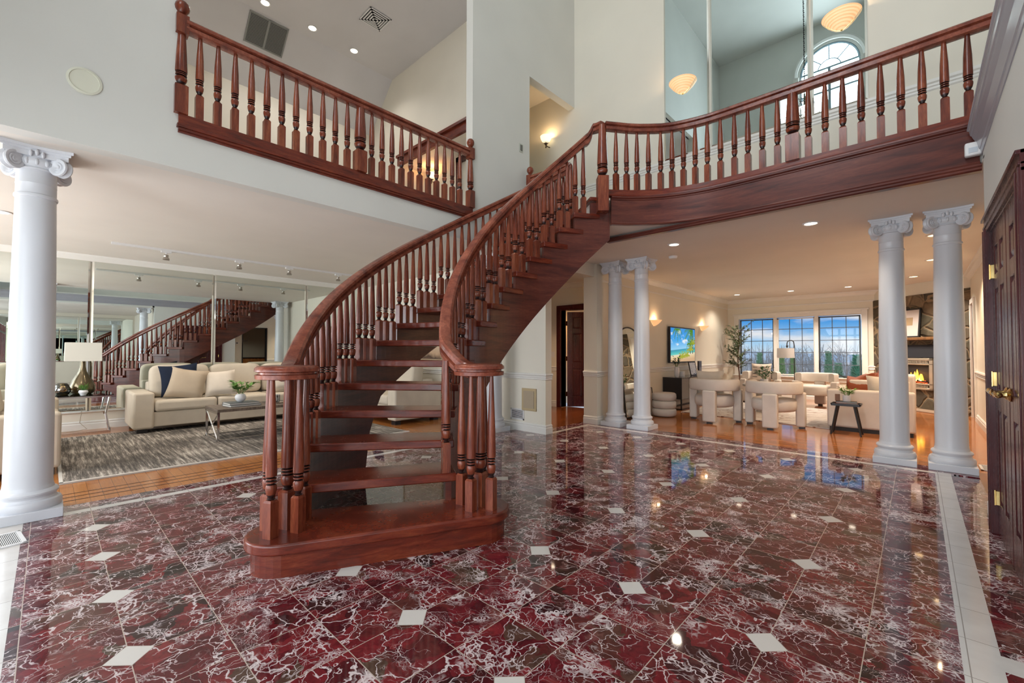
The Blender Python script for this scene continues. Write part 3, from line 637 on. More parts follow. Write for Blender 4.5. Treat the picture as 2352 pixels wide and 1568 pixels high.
# ================================================================= COLUMNS
def make_column(loc, label, group=None, H=CZ):
    t = thing('column', label, 'column', loc, 0, group)
    pl = MB().box(-.18,-.18,0,.18,.18,.07); obj('plinth', pl, P_COL, t, bevel=.004)
    b = MB().lathe([(.172,.07),(.178,.085),(.178,.11),(.170,.128),(.152,.135),(.146,.15),(.150,.165),(.158,.172),(.160,.185),(.152,.197),(.136,.205),(.130,.23)], n=32)
    obj('base', b, P_COL, t, smooth=35)
    pr = [(.130,.23),(.127,.26)]+[(.127-.021*(k/10)**1.6, .26+(H-.62)*k/10) for k in range(1,11)]
    z1 = pr[-1][1]; pr += [(.113,z1+.005),(.115,z1+.015),(.113,z1+.025),(.106,z1+.03),(.106,z1+.10),(.108,z1+.104),(.106,z1+.11),(.106,z1+.20)]
    obj('shaft', MB().lathe(pr, n=40), P_COL, t, smooth=35)
    # scrolled capital: concave abacus, egg ring and four corner volutes
    b = MB(); zt = H
    def ab(h, m_): # concave-sided square outline
        o = []
        for q in range(4):
            a = q*pi/2
            for k in range(9):
                u = -1+2*k/8; x = h*u*(1 if abs(u) < .99 else 1); y = h-(1-u*u)*m_
                o.append((x*cos(a)+y*sin(a), -x*sin(a)+y*cos(a)))
        return o
    b.prism(ab(.185,.035), zt-.022, zt-.001); b.prism(ab(.172,.035), zt-.04, zt-.022); b.prism(ab(.160,.03), zt-.075, zt-.04)
    ob = obj('capital', b, P_COL, t)
    b = MB().lathe([(.108,zt-.16),(.118,zt-.155),(.118,zt-.148),(.112,zt-.143),(.135,zt-.12),(.138,zt-.10),(.125,zt-.075),(.12,zt-.06)], n=32)
    for k in range(16):
        a = 2*pi*k/16; b.cushion((.132*cos(a),.132*sin(a),zt-.108), (.028,.028,.05), e=1, n=4)
    obj('egg_moulding', b, P_COL, ob, smooth=50)
    for q in range(4):
        a = pi/4+q*pi/2; M = Matrix.Translation((.172*cos(a), .172*sin(a), zt-.122)) @ Matrix.Rotation(a, 4, 'Z') @ Matrix.Rotation(pi/2, 4, 'X')
        b = MB(); prf = [(0,-.028),(.016,-.034),(.020,-.026),(.034,-.033),(.038,-.025),(.050,-.032),(.062,-.030),(.066,-.02),(.054,0),(.066,.02),(.062,.030),(.050,.032),(.038,.025),(.034,.033),(.020,.026),(.016,.034),(0,.028)]
        b.lathe(prf, n=20, M=M); obj('scroll', b, P_COL, ob, smooth=50)
    for q in range(4):
        a = q*pi/2; b = MB(); M = Matrix.Rotation(a, 4, 'Z')
        for u in (-.03,0,.03): b.cushion(tuple(M @ Vector((.142,u,zt-.045-abs(u)*.4))), (.03,.022,.05), e=.9, n=4)
        obj('rosette', b, P_COL, ob, smooth=60)
    return t
col0 = make_column((-4.77,-.085,0), 'largest white Ionic column, at the left edge beside the living room rug')
dup(col0, (-4.78,4.70,0), 0, 'white Ionic column half hidden behind the staircase next to the corner wall')
dup(col0, (-3.67,6.44,0), 0, 'white Ionic column nearest the hall pillar, left of its paired column')
dup(col0, (-3.20,6.44,0), 0, 'white Ionic column of the far pair, just right of the one by the hall pillar')
dup(col0, (-.20,6.42,0), 0, 'left white Ionic column of the pair in front of the fireplace')
dup(col0, (.245,6.43,0), 0, 'right white Ionic column of the pair in front of the fireplace, nearest the double doors')
dup(col0, (.62,2.2,0), 0, 'white column at the dining room opening, seen only in the mirror')

# ================================================================= DOORS
def door_leaf(name, w_, h_, parent, loc, rz, m=W_D, knobside=None):
    """six panel leaf; local x along width, y thickness"""
    b = MB(); t_ = .02; st_ = .11; mid = .09
    cols = [(st_, (w_-mid)/2), ((w_+mid)/2, w_-st_)]; rows = [(.22,.83),(.97,1.62),(1.72,h_-.12)]
    xs = [0,st_,(w_-mid)/2,(w_+mid)/2,w_-st_,w_]
    b.box(0,-t_+.012,0,w_,t_-.012,h_)
    for x0,x1 in ((0,st_),((w_-mid)/2,(w_+mid)/2),(w_-st_,w_)): b.box(x0,-t_,0,x1,t_,h_)
    for z0,z1 in ((0,.22),(.83,.97),(1.62,1.72),(h_-.12,h_)): [b.box(xa,-t_,z0,xb,t_,z1) for xa,xb in cols]
    o = obj(name, b, m, parent, bevel=.004); o.location = loc; o.rotation_euler.z = rz
    pb = MB()
    for x0,x1 in cols:
        for z0,z1 in rows:
            pb.add([(x0+.01,-t_+.011,z0+.01),(x1-.01,-t_+.011,z0+.01),(x1-.01,-t_+.011,z1-.01),(x0+.01,-t_+.011,z1-.01),(x0+.035,-t_+.002,z0+.035),(x1-.035,-t_+.002,z0+.035),(x1-.035,-t_+.002,z1-.035),(x0+.035,-t_+.002,z1-.035)],
                   [(4,5,6,7),(0,1,5,4),(1,2,6,5),(2,3,7,6),(3,0,4,7)])
            pb.add([(x1-.01,t_-.011,z0+.01),(x0+.01,t_-.011,z0+.01),(x0+.01,t_-.011,z1-.01),(x1-.01,t_-.011,z1-.01),(x1-.035,t_-.002,z0+.035),(x0+.035,t_-.002,z0+.035),(x0+.035,t_-.002,z1-.035),(x1-.035,t_-.002,z1-.035)],
                   [(4,5,6,7),(0,1,5,4),(1,2,6,5),(2,3,7,6),(3,0,4,7)])
    obj('panel', pb, m, o)
    return o
def lever(parent, loc, dirx, facing=-1):
    b = MB(); x, y, z = loc
    b.lathe([(0,0),(.036,0),(.038,.005),(.031,.012),(.018,.017),(.013,.055),(.018,.066),(0,.075)], (0,0,0), 16, Matrix.Translation(loc) @ Matrix.Rotation(pi/2*(-facing), 4, 'X'))
    yy = y+facing*.06; pts = [(x,yy,z),(x+dirx*.03,yy,z+.005),(x+dirx*.06,yy,z-.003),(x+dirx*.10,yy,z-.005),(x+dirx*.13,yy,z+.003),(x+dirx*.145,yy,z+.006),(x+dirx*.155,yy,z+.004)]
    b.tube(pts, [.014,.017,.011,.010,.014,.016,.008], 10); return obj('door_handle', b, BRASS, parent, smooth=50)
# double closet doors on the right (wall plane x=.39), leaf local x runs from far to near
dd = thing('door_1','tall dark mahogany six panel double doors with brass levers at the right edge','door',(.385,4.32,0)); dd['kind'] = 'structure'
b = MB(); y0, y1 = -1.24, .02
for a, c in ((y0-.10, y0),(y1, y1+.10)): b.box(-.035,a,0,.02,c,2.05).box(-.045,a+.0,0,-.03,a+.02,2.05).box(-.045,c-.02,0,-.03,c,2.05)
b.box(-.035,y0-.10,2.03,.02,y1+.10,2.13).box(-.05,y0-.10,2.11,.02,y1+.10,2.13).box(-.042,y0-.10,2.06,.02,y1+.10,2.075)
b.box(-.02,y0,2.02,.135,y1,2.03).box(.02,y0-.02,0,.135,y0,2.03).box(.02,y1,0,.135,y1+.02,2.03)
obj('door_frame', b, W_D, dd, bevel=.003)
l1 = door_leaf('door_leaf', .61, 2.02, dd, (.012,.018,.004), -pi/2); l2 = door_leaf('door_leaf', .61, 2.02, dd, (.012,-.612,.004), -pi/2)
lever(l1, (.56,-.02,.97), -1); lever(l2, (.05,-.02,.97), 1)
for z in (.24,1.03,1.75):
    for lf_, x in ((l1,.006),(l2,.604)):
        obj('hinge', MB().box(x-.012,-.030,z-.045,x+.012,-.019,z+.045).tube([(x,-.032,z-.05),(x,-.032,z+.05)], .006, 8), BRASS, lf_)
# hall door, standing ajar
hd = thing('door_2','dark mahogany hall door with brass hinges standing ajar beyond the hall','door',(-5.70,7.66,0)); hd['kind'] = 'structure'
b = MB(); b.box(-.10,-.03,0,.0,.02,2.22).box(0,-.03,2.12,.85,.02,2.22).box(.75,-.03,0,.85,.02,2.22).box(-.015,.0,0,.0,.19,2.12).box(.75,0,0,.765,.19,2.12).box(0,.0,2.11,.76,.19,2.12)
obj('door_frame', b, W_D, hd, bevel=.003)
l3 = door_leaf('door_leaf', .74, 2.09, hd, (.03,.19,.004), R(42)); 
hb = MB()
for z in (.28,1.06,1.84): obj('hinge', MB().box(.0,.14,z-.05,.02,.21,z+.05), BRASS, hd)
lever(l3, (.68,-.02,.98), -1)
# far-right door opening in the fireplace room
fd = thing('door_3','white framed doorway with a dark wooden door edge beside the stone fireplace','door',(.75,11.15,0)); fd['kind'] = 'structure'
obj('door_frame', MB().box(-.03,-.09,0,.01,0,2.19).box(-.03,0,2.1,.01,.60,2.19).box(-.03,.60,0,.01,.69,2.1), P_TRIM, fd, bevel=.004)
obj('door_leaf', MB().box(.05,.0,0,.09,.60,2.1), wood('orange_wood_door',(.16,.05,.015),(.27,.09,.025),(.35,.13,.04),(4,4,.6)), fd)
# kitchen doorway (mirror only)
kd = thing('door_5','black framed kitchen doorway seen in the living room mirror','door',(.75,5.2,0)); kd['kind'] = 'structure'
obj('door_frame', MB().box(-.02,0,0,.17,.03,2.16).box(-.02,.87,0,.17,.90,2.16).box(-.02,0,2.13,.17,.90,2.16), BLACKM, kd)
ORW = wood('orange_cabinet_wood',(.35,.13,.04),(.52,.21,.065),(.62,.28,.10),(4,4,.8))
kc = thing('kitchen_cabinet','orange wood kitchen base cabinet reflected through the doorway','cabinet',(4.6,5.6,0))
obj('body', MB().box(-.3,-1.3,0,.3,2.2,.88), ORW, kc); obj('worktop', MB().box(-.33,-1.33,.88,.3,2.2,.92), BLACKM, kc)
for y in (-1.2,-.6,0,.6,1.2): o_ = obj('drawer', MB().box(-.32,y,.62,-.30,y+.55,.84), ORW, kc, bevel=.004); obj('knob', MB().box(-.345,y+.2,.72,-.325,y+.35,.735), STEEL, o_); o_ = obj('door', MB().box(-.32,y,.08,-.30,y+.55,.59), ORW, kc, bevel=.004); obj('knob', MB().box(-.345,y+.2,.53,-.325,y+.35,.545), STEEL, o_)
kw = thing('kitchen_wall_cabinet','orange wood kitchen wall cabinet reflected through the doorway','cabinet',(4.75,4.6,1.45))
obj('body', MB().box(-.2,-.4,0,.2,.6,.8), ORW, kw); obj('door', MB().box(-.22,-.38,.02,-.2,.58,.78), ORW, kw, bevel=.006)
tag(obj('range_hood', MB().box(4.4,5.5,1.65,5.2,6.4,1.73).box(4.6,5.7,1.73,5.2,6.2,2.2), STEEL), 'steel range hood reflected through the kitchen doorway','range hood')

# ================================================================= TRIPLE WINDOW + VIEW
w3 = thing('window_3','wide three panel window with thin black and white grilles overlooking trees','window',(-2.34,13.4,.58)); w3['kind'] = 'structure'
b = MB(); x0,x1,z1 = -1.36,1.36,1.56
b.box(x0-.12,-.03,-.12,x0,.02,z1+.12).box(x1,-.03,-.12,x1+.12,.02,z1+.12).box(x0,-.03,z1,x1,.02,z1+.12).box(x0,-.03,-.12,x1,.02,0)
b.box(x0-.15,-.04,z1+.10,x1+.15,.0,z1+.14).box(x0-.15,-.07,-.03,x1+.15,.0,.0)
obj('window_casing', b, P_TRIM, w3, bevel=.006)
for k,(a,c) in enumerate(((-1.34,-.50),(-.42,.42),(.50,1.34))):
    fm = P_TRIM if k == 1 else mat('dark_window_frame',(.06,.07,.08),.4); f_ = .03; ff = MB()
    ff.box(a,.05,.02,a+f_,.09,z1-.02).box(c-f_,.05,.02,c,.09,z1-.02).box(a,.05,.02,c,.09,.02+f_).box(a,.05,z1-.02-f_,c,.09,z1-.02)
    fo = obj('window_frame', ff, fm, w3)
    mm = MB()
    for j in (1,2): x = a+(c-a)*j/3; mm.box(x-.008,.065,.03,x+.008,.08,z1-.03)
    for j in range(1,5): z = z1*j/5; mm.box(a+.02,.065,z-.008,c-.02,.08,z+.008)
    obj('grille', mm, mat('grille_grey',(.10,.12,.15),.4), fo); obj('pane', MB().box(a+.02,.070,.03,c-.02,.074,z1-.03), GLASS, fo)
for x in (-.46,.46): obj('mullion', MB().box(x-.04,-.01,0,x+.04,.10,z1), P_TRIM, w3)
for x in (-.52,.52): obj('latch', MB().box(x-.008,.0,.2,x+.008,.04,.42), BLACKM, w3)
obj('crank', MB().box(-1.18,-.05,.0,-1.10,.0,.02).tube([(-1.12,-.04,.01),(-1.06,-.07,.03)], .008), BLACKM, w3); obj('crank', MB().box(1.0,-.05,.0,1.10,.0,.02).tube([(1.02,-.05,.02),(.9,-.1,.10)], .008), BLACKM, w3)
# ground and plants outside
GR = paint('winter_grass',(.62,.55,.48),.9); 
struct('ground', MB().add([(-60,13.7,-.3),(60,13.7,-.3),(60,60,-2.5),(-60,60,-2.5)],[(0,1,2,3)]).add([(-60,60,-2.5),(60,60,-2.5),(60,1500,-30),(-60,1500,-30)],[(0,1,2,3)]), GR, label='pale winter lawn outside')
rh = random.Random(3)
def ridge(name, y, zbase, amp, m, x0, x1, seed):
    r_ = random.Random(seed); pts = []; n = 60
    for i in range(n+1): x = x0+(x1-x0)*i/n; pts.append((x, zbase+amp*(.5*sin(i*.21+seed)+.3*sin(i*.47+seed*2)+.2*r_.random())))
    b = MB()
    vs = []; 
    for x,z in pts: vs += [(x,y,-40),(x,y,z),(x,y+120,z-3)]
    fs = []
    for i in range(n): fs += [(3*i,3*i+3,3*i+4,3*i+1),(3*i+1,3*i+4,3*i+5,3*i+2)]
    b.add(vs, fs); return struct(name, b, m)
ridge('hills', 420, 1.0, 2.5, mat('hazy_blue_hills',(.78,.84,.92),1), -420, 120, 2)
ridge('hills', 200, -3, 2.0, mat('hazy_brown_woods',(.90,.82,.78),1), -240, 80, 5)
def conifer(loc, h_, r_, label, m):
    t = thing('conifer', label, 'tree', loc); b = MB(); rr = random.Random(int(loc[0]*31+h_*7))
    for k in range(900):
        f = rr.random()**.8; z = h_*(.06+.94*f); rad = 1.25*r_*(1-f)**1.25*(.6+.5*rr.random()); a = rr.random()*2*pi
        b.leaf((rad*cos(a)*.85,rad*sin(a)*.85,z), (cos(a),sin(a),1.2), .17, .05)
    b.lathe([(r_*.8,.1),(r_*.35,h_*.5),(.005,h_*.85)], n=9)
    obj('foliage', b, m, t); obj('trunk', MB().tube([(0,0,-.3),(0,0,h_*.4)], .06), SOIL, t); return t
CG = mat('conifer_green',(.50,.70,.46),1); CG2 = mat('yellow_green_conifer',(.58,.72,.34),1); CG3 = mat('deep_green_conifer',(.24,.55,.36),1)
for i,(x,y,h_,r_,m_,lb) in enumerate([(-4.63,19.5,1.7,.17,CG,'slim green conifer seen through the left window panel'),(-4.17,21,1.55,.20,CG2,'yellow green conifer at the left of the middle window panel'),
    (-4.14,23,1.5,.15,CG2,'yellow green conifer behind the floor lamp pole'),(-2.38,19.5,1.75,.18,CG,'tall green conifer at the left of the right window panel'),(-1.96,18.2,1.35,.22,CG,'rounded green conifer in the middle of the right window panel'),
    (-1.60,17.0,.95,.16,CG2,'short yellow green conifer low in the right window panel'),(-1.24,15.4,1.65,.22,CG3,'deep green conifer at the right edge of the right window panel')]):
    conifer((x,y,-.6), h_, r_, lb, m_)
def twigs(name, x0, x1, y0, y1, n, h_, m, label, cat):
    b = MB(); rr = random.Random(n)
    for k in range(n):
        x = x0+(x1-x0)*rr.random(); y = y0+(y1-y0)*rr.random(); p = Vector((x,y,-.6)); hh = h_*(.6+.5*rr.random()); pts = [p.copy()]
        dx, dy = rr.uniform(-.25,.25), rr.uniform(-.1,.1)
        for q in range(4): p = p+Vector((dx*hh*.3+rr.uniform(-.06,.06), dy*hh*.3, hh/4)); pts.append(p.copy())
        b.tube(pts, [.030,.024,.018,.012,.006], 4)
        for q in range(5):
            s0 = pts[rr.randint(1,3)]; e_ = s0+Vector((rr.uniform(-.5,.5),rr.uniform(-.2,.2),rr.uniform(.2,.6))); b.tube([s0,e_], [.012,.005], 4)
    return tag(obj(name, b, m), label, cat, kind='stuff')
twigs('bare_branches', -7.3, -1.6, 24.5, 29, 170, 2.1, mat('bare_twigs',(.62,.55,.50),1), 'bare winter shrubs outside the three panel window','branches')
b = MB(); rr = random.Random(9)
for k in range(1700):
    x = rr.uniform(-4.2,-2.7); y = rr.uniform(17.2,18.0); z = rr.uniform(-.6,.30+.12*sin(x*3)); b.leaf((x,y,z), (rr.uniform(-1,1),rr.uniform(-1,1),rr.uniform(-.2,1)), .13, .09)
tag(obj('hedge', b, mat('russet_hedge_leaves',(.85,.50,.34),1)), 'russet leaved hedge low outside the middle window','hedge', kind='stuff')

# ================================================================= MIRRORS
def mirror_wall(name, label, origin, rotz, panels, z0, z1, m, cat='mirror'):
    """panels along local x; mirror faces local -y"""
    t = thing(name, label, cat, origin, rotz); bv = .022
    for (a, c) in panels:
        b = MB(); b.box(a,0,z0,c,.012,z1)
        p = obj('mirror_panel', MB().add([(a+bv,-.006,z0+bv),(c-bv,-.006,z0+bv),(c-bv,-.006,z1-bv),(a+bv,-.006,z1-bv)],[(0,1,2,3)]), m, t)
        e_ = MB().add([(a,0,z0),(c,0,z0),(c,0,z1),(a,0,z1),(a+bv,-.006,z0+bv),(c-bv,-.006,z0+bv),(c-bv,-.006,z1-bv),(a+bv,-.006,z1-bv)],[(0,1,5,4),(1,2,6,5),(2,3,7,6),(3,0,4,7)])
        obj('bevelled_edge', e_, MIRE, p)
    return t
# west living room wall, faces +x : local -y -> +x means rotate +90deg ; local x -> +y
mirror_wall('wall_mirror','huge panelled mirror covering the living room wall behind the long sofa',(-9.355,0,0),R(90),[(-2.6,-1.20),(-1.18,.42),(.44,2.03),(2.05,3.66),(3.68,4.98)],.285,2.62,MIRROR)
mirror_wall('wall_mirror','panelled mirror on the dining room wall, seen as endless reflections',(5.39,0,0),R(-90),[(-2.4,-.8),(-.78,.8),(.82,2.5)],.8,2.55,MIRROR)
# upstairs mirror faces -y
mirror_wall('upstairs_mirror','tall bluish mirror panels on the upstairs wall above the bridge',(0,6.245,0),0,[(-2.72,-2.075),(-2.055,-.905),(-.885,-.36)],4.06,9.0,MIRB)
obj_ = struct('trim_20', MB().box(-9.37,-2.6,.27,-9.33,4.98,.285), P_TRIM)

# ================================================================= SEATING
def cush(sx, sy, sz, loc, m, parent, name='cushion', e=.22, rot=None, label=None):
    M = rot if rot else None
    return obj(name, MB().cushion(loc, (sx,sy,sz), M, e=e, n=12), m, parent, smooth=180, label=label)
def sofa(name, label, loc, rz, L, D, nseat, m, armh=.60, seath=.48, backh=.72, armw=.24, group=None, cushtop=.98):
    """local: width along x, front at y=0, back at y=D (faces -y)"""
    t = thing(name, label, 'sofa', loc, rz, group)
    obj('base', MB().box(armw*.9,.03,.09,L-armw*.9,D-.02,.31), m, t, bevel=.015)
    for x in (0, L-armw): obj('arm', MB().box(x,0,.07,x+armw,D,armh), m, t, bevel=.03, seg=3)
    obj('back', MB().box(armw,D-.24,.28,L-armw,D-.01,backh), m, t, bevel=.03, seg=3)
    W = (L-2*armw)/nseat
    for i in range(nseat):
        x = armw+W*(i+.5)
        obj('seat_cushion', MB().box(armw+W*i+.004,.0,.31,armw+W*(i+1)-.004,D-.24,seath), m, t, bevel=.045, seg=4)
        cush(W-.01, .26, cushtop-seath+.02, (x, D-.34, (cushtop+seath)/2), m, t, 'back_cushion', .32, Matrix.Rotation(R(-9), 4, 'X'))
    for x in (.05, L-.17):
        for y in (.04, D-.14): obj('foot', MB().box(x,y,0,x+.12,y+.10,.075), BLACKM, t)
    return t
# long sofa against the mirror: faces +x. local -y -> +x : rotate +90: local x -> +y, local y -> -x
sofa('sofa','long cream sofa standing against the big living room mirror',(-8.22,.84,0),R(90),2.86,.98,3,F_CREAM)
sofa('sofa','cream sofa on the far side of the living room rug, seen between the stair treads',(-8.13,3.87,0),0,1.90,.95,2,F_CREAM,armh=.61)
sofa('sofa','cream sofa mostly hidden behind the large left column',(-6.16,.10,0),pi,2.2,.95,2,F_CREAM,armh=.60)
def pillow(loc, s_, t_, rz, tilt, m, label, parentmats=None, name='throw_pillow', group=None, roll=0):
    M = Matrix.Rotation(rz, 4, 'Z') @ Matrix.Rotation(tilt, 4, 'X') @ Matrix.Rotation(roll, 4, 'Y')
    o = obj(name, MB().pillow((0,0,0), s_, s_, t_, M), m, smooth=180, loc=loc); return tag(o, label, 'pillow', group)
# pillows on the long sofa (facing +x): thickness axis local y -> turn to x
p1 = pillow((-8.42,1.50,.70), .50, .18, R(75), R(-20), F_BEIGE, 'large beige pillow in front of the navy one on the long sofa', roll=R(10))
pillow((-8.53,1.42,.76), .50, .12, R(78), R(-14), F_NAVY, 'dark navy pillow behind the beige one on the long sofa', roll=R(-6))
pillow((-8.36,1.93,.69), .44, .17, R(78), R(-24), F_LIGHT, 'off-white pillow leaning beside the beige pillow on the long sofa', roll=R(-4))
pillow((-8.42,2.92,.70), .44, .17, R(85), R(-22), F_LIGHT, 'off-white pillow near the far end of the long sofa')
pillow((-7.55,4.36,.70), .42, .15, R(0), R(-20), F_NAVY, 'dark navy pillow on the far living room sofa')
# coffee table -------------------------------------------------------
GWOOD = wood('weathered_brown_wood',(.09,.065,.05),(.16,.12,.09),(.24,.19,.15),(1.5,9,3),rough=.5,coat=0)
ct = thing('coffee_table','rectangular coffee table with a weathered wood top and crossed chrome ends on the grey rug','table',(-7.38,1.53,.014))
obj('tabletop', MB().box(0,0,.385,.64,1.25,.425), GWOOD, ct, bevel=.004)
for y in (0.015, 1.215):
    f_ = MB(); 
    for x in (.0,.62): f_.box(x,y-.012,0,x+.025,y+.013,.385)
    f_.box(0,y-.012,0,.64,y+.013,.025); f_.box(0,y-.012,.36,.64,y+.013,.385)
    obj('leg_frame', f_, CHROME, ct)
    obj('cross_brace', MB().tube([(.02,y,.02),(.62,y,.37)], .009, 4).tube([(.62,y,.02),(.02,y,.37)], .009, 4), CHROME, ct)
obj('stretcher', MB().box(.0,.015,0,.025,1.215,.025).box(.615,.015,0,.64,1.215,.025), CHROME, ct)
GREYB = mat('grey_book_cover',(.11,.13,.13),.5); PAGE = mat('paper_pages',(.62,.60,.56),.8)
def book(loc, rz, w_, d_, h_, cover, label, group=None, pages=PAGE):
    t = thing('book', label, 'book', loc, rz, group)
    obj('cover', MB().box(-w_/2,-d_/2,0,w_/2,d_/2,.004).box(-w_/2,-d_/2,h_-.004,w_/2,d_/2,h_).box(-w_/2,-d_/2,0,-w_/2+.004,d_/2,h_), cover, t)
    obj('pages', MB().box(-w_/2+.004,-d_/2+.006,.004,w_/2-.006,d_/2-.006,h_-.004), pages, t); return t
book((-7.06,1.90,.4395), R(6), .30, .40, .026, GREYB, 'lower grey book of the stack under the potted plant on the coffee table', 'grey books on the coffee table')
book((-7.06,1.89,.4655), R(3), .29, .38, .026, GREYB, 'upper grey book of the stack under the potted plant on the coffee table', 'grey books on the coffee table')
def plant(name, label, cat, loc, pot, n, spread, ht, Ls, m, potm=WHITEC, seed=1, stems=9, basez=0, leafw=.55, up=.5):
    t = thing(name, label, cat, loc); rr = random.Random(seed)
    obj('pot', MB().lathe(pot, n=28), potm, t, smooth=45); top = pot[-1][1] if pot[-1][0] > .01 else max(z for r_, z in pot)
    top = max(z for r_, z in pot); sb_ = MB(); lb = MB()
    for k in range(stems):
        a = 2*pi*k/stems+rr.uniform(-.3,.3); e_ = Vector((spread*cos(a)*rr.uniform(.4,1), spread*sin(a)*rr.uniform(.4,1), top+ht*rr.uniform(.5,1))); s0 = Vector((.01*cos(a),.01*sin(a),top-.03)); md = (s0+e_)/2+Vector((0,0,.03))
        sb_.tube([s0,md,e_], [.003,.0025,.0015], 5)
        for q in range(max(1,n//stems)):
            f = rr.uniform(.3,1); p = s0*(1-f)**2+md*2*f*(1-f)+e_*f*f; d = Vector((rr.uniform(-1,1),rr.uniform(-1,1),rr.uniform(-.4,.9)*up+.1))+Vector((cos(a),sin(a),.2))*.9
            lb.leaf(p, d, Ls*rr.uniform(.7,1.15), Ls*leafw*rr.uniform(.8,1.1))
    obj('stems', sb_, LEAF, t); obj('leaves', lb, m, t, smooth=60); return t
SPH = lambda r_, z0=0: [(r_*.45,z0)]+[(r_*sin(R(a)), z0+r_*.9-r_*.95*cos(R(a))) for a in range(35,140,10)]+[(r_*.58, z0+r_*1.62),(r_*.52,z0+r_*1.55)]
plant('potted_plant','bushy green plant in a round white pot on the coffee table books','plant',(-7.06,1.88,.4915),SPH(.07),110,.19,.20,.085,LEAF2,seed=4,stems=12)
BW = mat('black_white_glaze',(.3,.3,.3),.2); g = NG(BW); g.l(g.ramp(g.noise(g.map(g.pos(),(1,1,.08)),90,4,.6), [(.42,(.03,.03,.03)),(.55,(.65,.65,.63))]), g.b.inputs['Base Color'])
tag(obj('tray', MB().box(-.17,-.13,0,.17,.13,.006).box(-.17,-.13,.006,-.165,.13,.018).box(.165,-.13,.006,.17,.13,.018).box(-.17,-.13,.006,.17,-.125,.018).box(-.17,.125,.006,.17,.13,.018), mat('pewter',(.32,.29,.25),.3,.7), loc=(-7.06,2.36,.4395), rotz=R(10)),'pewter tray under the striped bowl on the coffee table','tray')
tag(obj('bowl', MB().lathe([(.05,.007),(.075,.012),(.082,.04),(.082,.10),(.084,.118),(.076,.118),(.074,.04),(.03,.02)], n=28), BW, smooth=45, loc=(-7.06,2.32,.4395)),'black and white striped bowl on the coffee table tray','bowl')
jb = MB(); r6 = [(1,1,1),(-1,-1,1),(1,-1,-1),(-1,1,-1),(-1,-1,-1),(1,1,-1)]
for d in [(1,.2,.9),(-1,-.2,.9),(1,-.3,-.9),(-1,.3,-.9),(.2,1,-.2),(-.2,-1,.2)]:
    v = Vector(d).normalized()*.062; jb.tube([(0,0,.055),(v.x,v.y,.055+v.z)], [.006,.007], 6); jb.cushion((v.x,v.y,.055+v.z), (.02,.02,.02), e=1, n=4)
tag(obj('jack_ornament', jb, mat('antique_silver',(.35,.31,.24),.25,1), smooth=50, loc=(-7.06,2.66,.4395)),'antique silver jack ornament at the far end of the coffee table','ornament')
# end table with lamp -------------------------------------------------
et = thing('end_table','glass topped chrome end table beside the long sofa','table',(-9.17,.36,0))
obj('glass_top', MB().box(-.28,-.33,.545,.28,.33,.557), GGLASS, et, bevel=.002)
for za, zb in ((0,.022),(.52,.545)):
    f_ = MB()
    for x in (-.24,.24): f_.box(x-.012,-.28,za,x+.012,.28,zb)
    obj('frame', f_.box(-.25,-.30,za,.25,-.275,zb).box(-.25,.275,za,.25,.30,zb), CHROME, et)
for x in (-.24,.24):
    for y in (-.285,.285): obj('leg', MB().tube([(x,y,.01),(x*.86,y*.86,.27),(x,y,.53)], .015, 6), CHROME, et)
lm = thing('table_lamp','bronze teardrop table lamp with a rectangular cream shade on the glass end table','lamp',(-9.22,.36,.557))
obj('base', MB().lathe([(.09,0),(.125,.03),(.145,.08),(.142,.13),(.115,.20),(.07,.28),(.04,.35),(.028,.42),(.024,.52),(.03,.54),(.012,.545),(.012,.60)], n=32), BRONZE, lm, smooth=60)
sh = MB(); sh.add([(-.11,-.20,.50),(.11,-.20,.50),(.11,.20,.50),(-.11,.20,.50),(-.106,-.197,.78),(.106,-.197,.78),(.106,.197,.78),(-.106,.197,.78)],[(0,1,5,4),(1,2,6,5),(2,3,7,6),(3,0,4,7)])
so = obj('lamp_shade', sh, F_SHADE, lm); so.modifiers.new('s','SOLIDIFY').thickness = .004
tag(obj('glass_ball_vase', MB().lathe([(.03,0),(.06,.02),(.082,.06),(.085,.09),(.075,.125),(.055,.15),(.05,.152),(.07,.122),(.08,.09),(.076,.06),(.05,.022),(0,.01)], n=28), GOLDG, smooth=60, loc=(-9.06,.15,.557)),'round smoky gold glass vase on the glass end table','vase')
plant('small_planter','tiny grass plant in a faceted white planter on the glass end table','plant',(-9.02,.36,.557),[(.03,0),(.055,.045),(.045,.075),(.038,.07)],90,.05,.07,.05,LEAF2,seed=8,stems=14,leafw=.15,up=2)
tag(obj('lamp_cord', MB().tube([(-9.30,.36,.30),(-9.31,.34,.12),(-9.28,.42,.02),(-9.20,.30,.012),(-9.16,.20,.012),(-9.22,.05,.012),(-9.3,-.2,.012)], .004, 5), mat('clear_cord',(.35,.30,.22),.4)),'thin lamp cord trailing on the floor under the end table','cord')
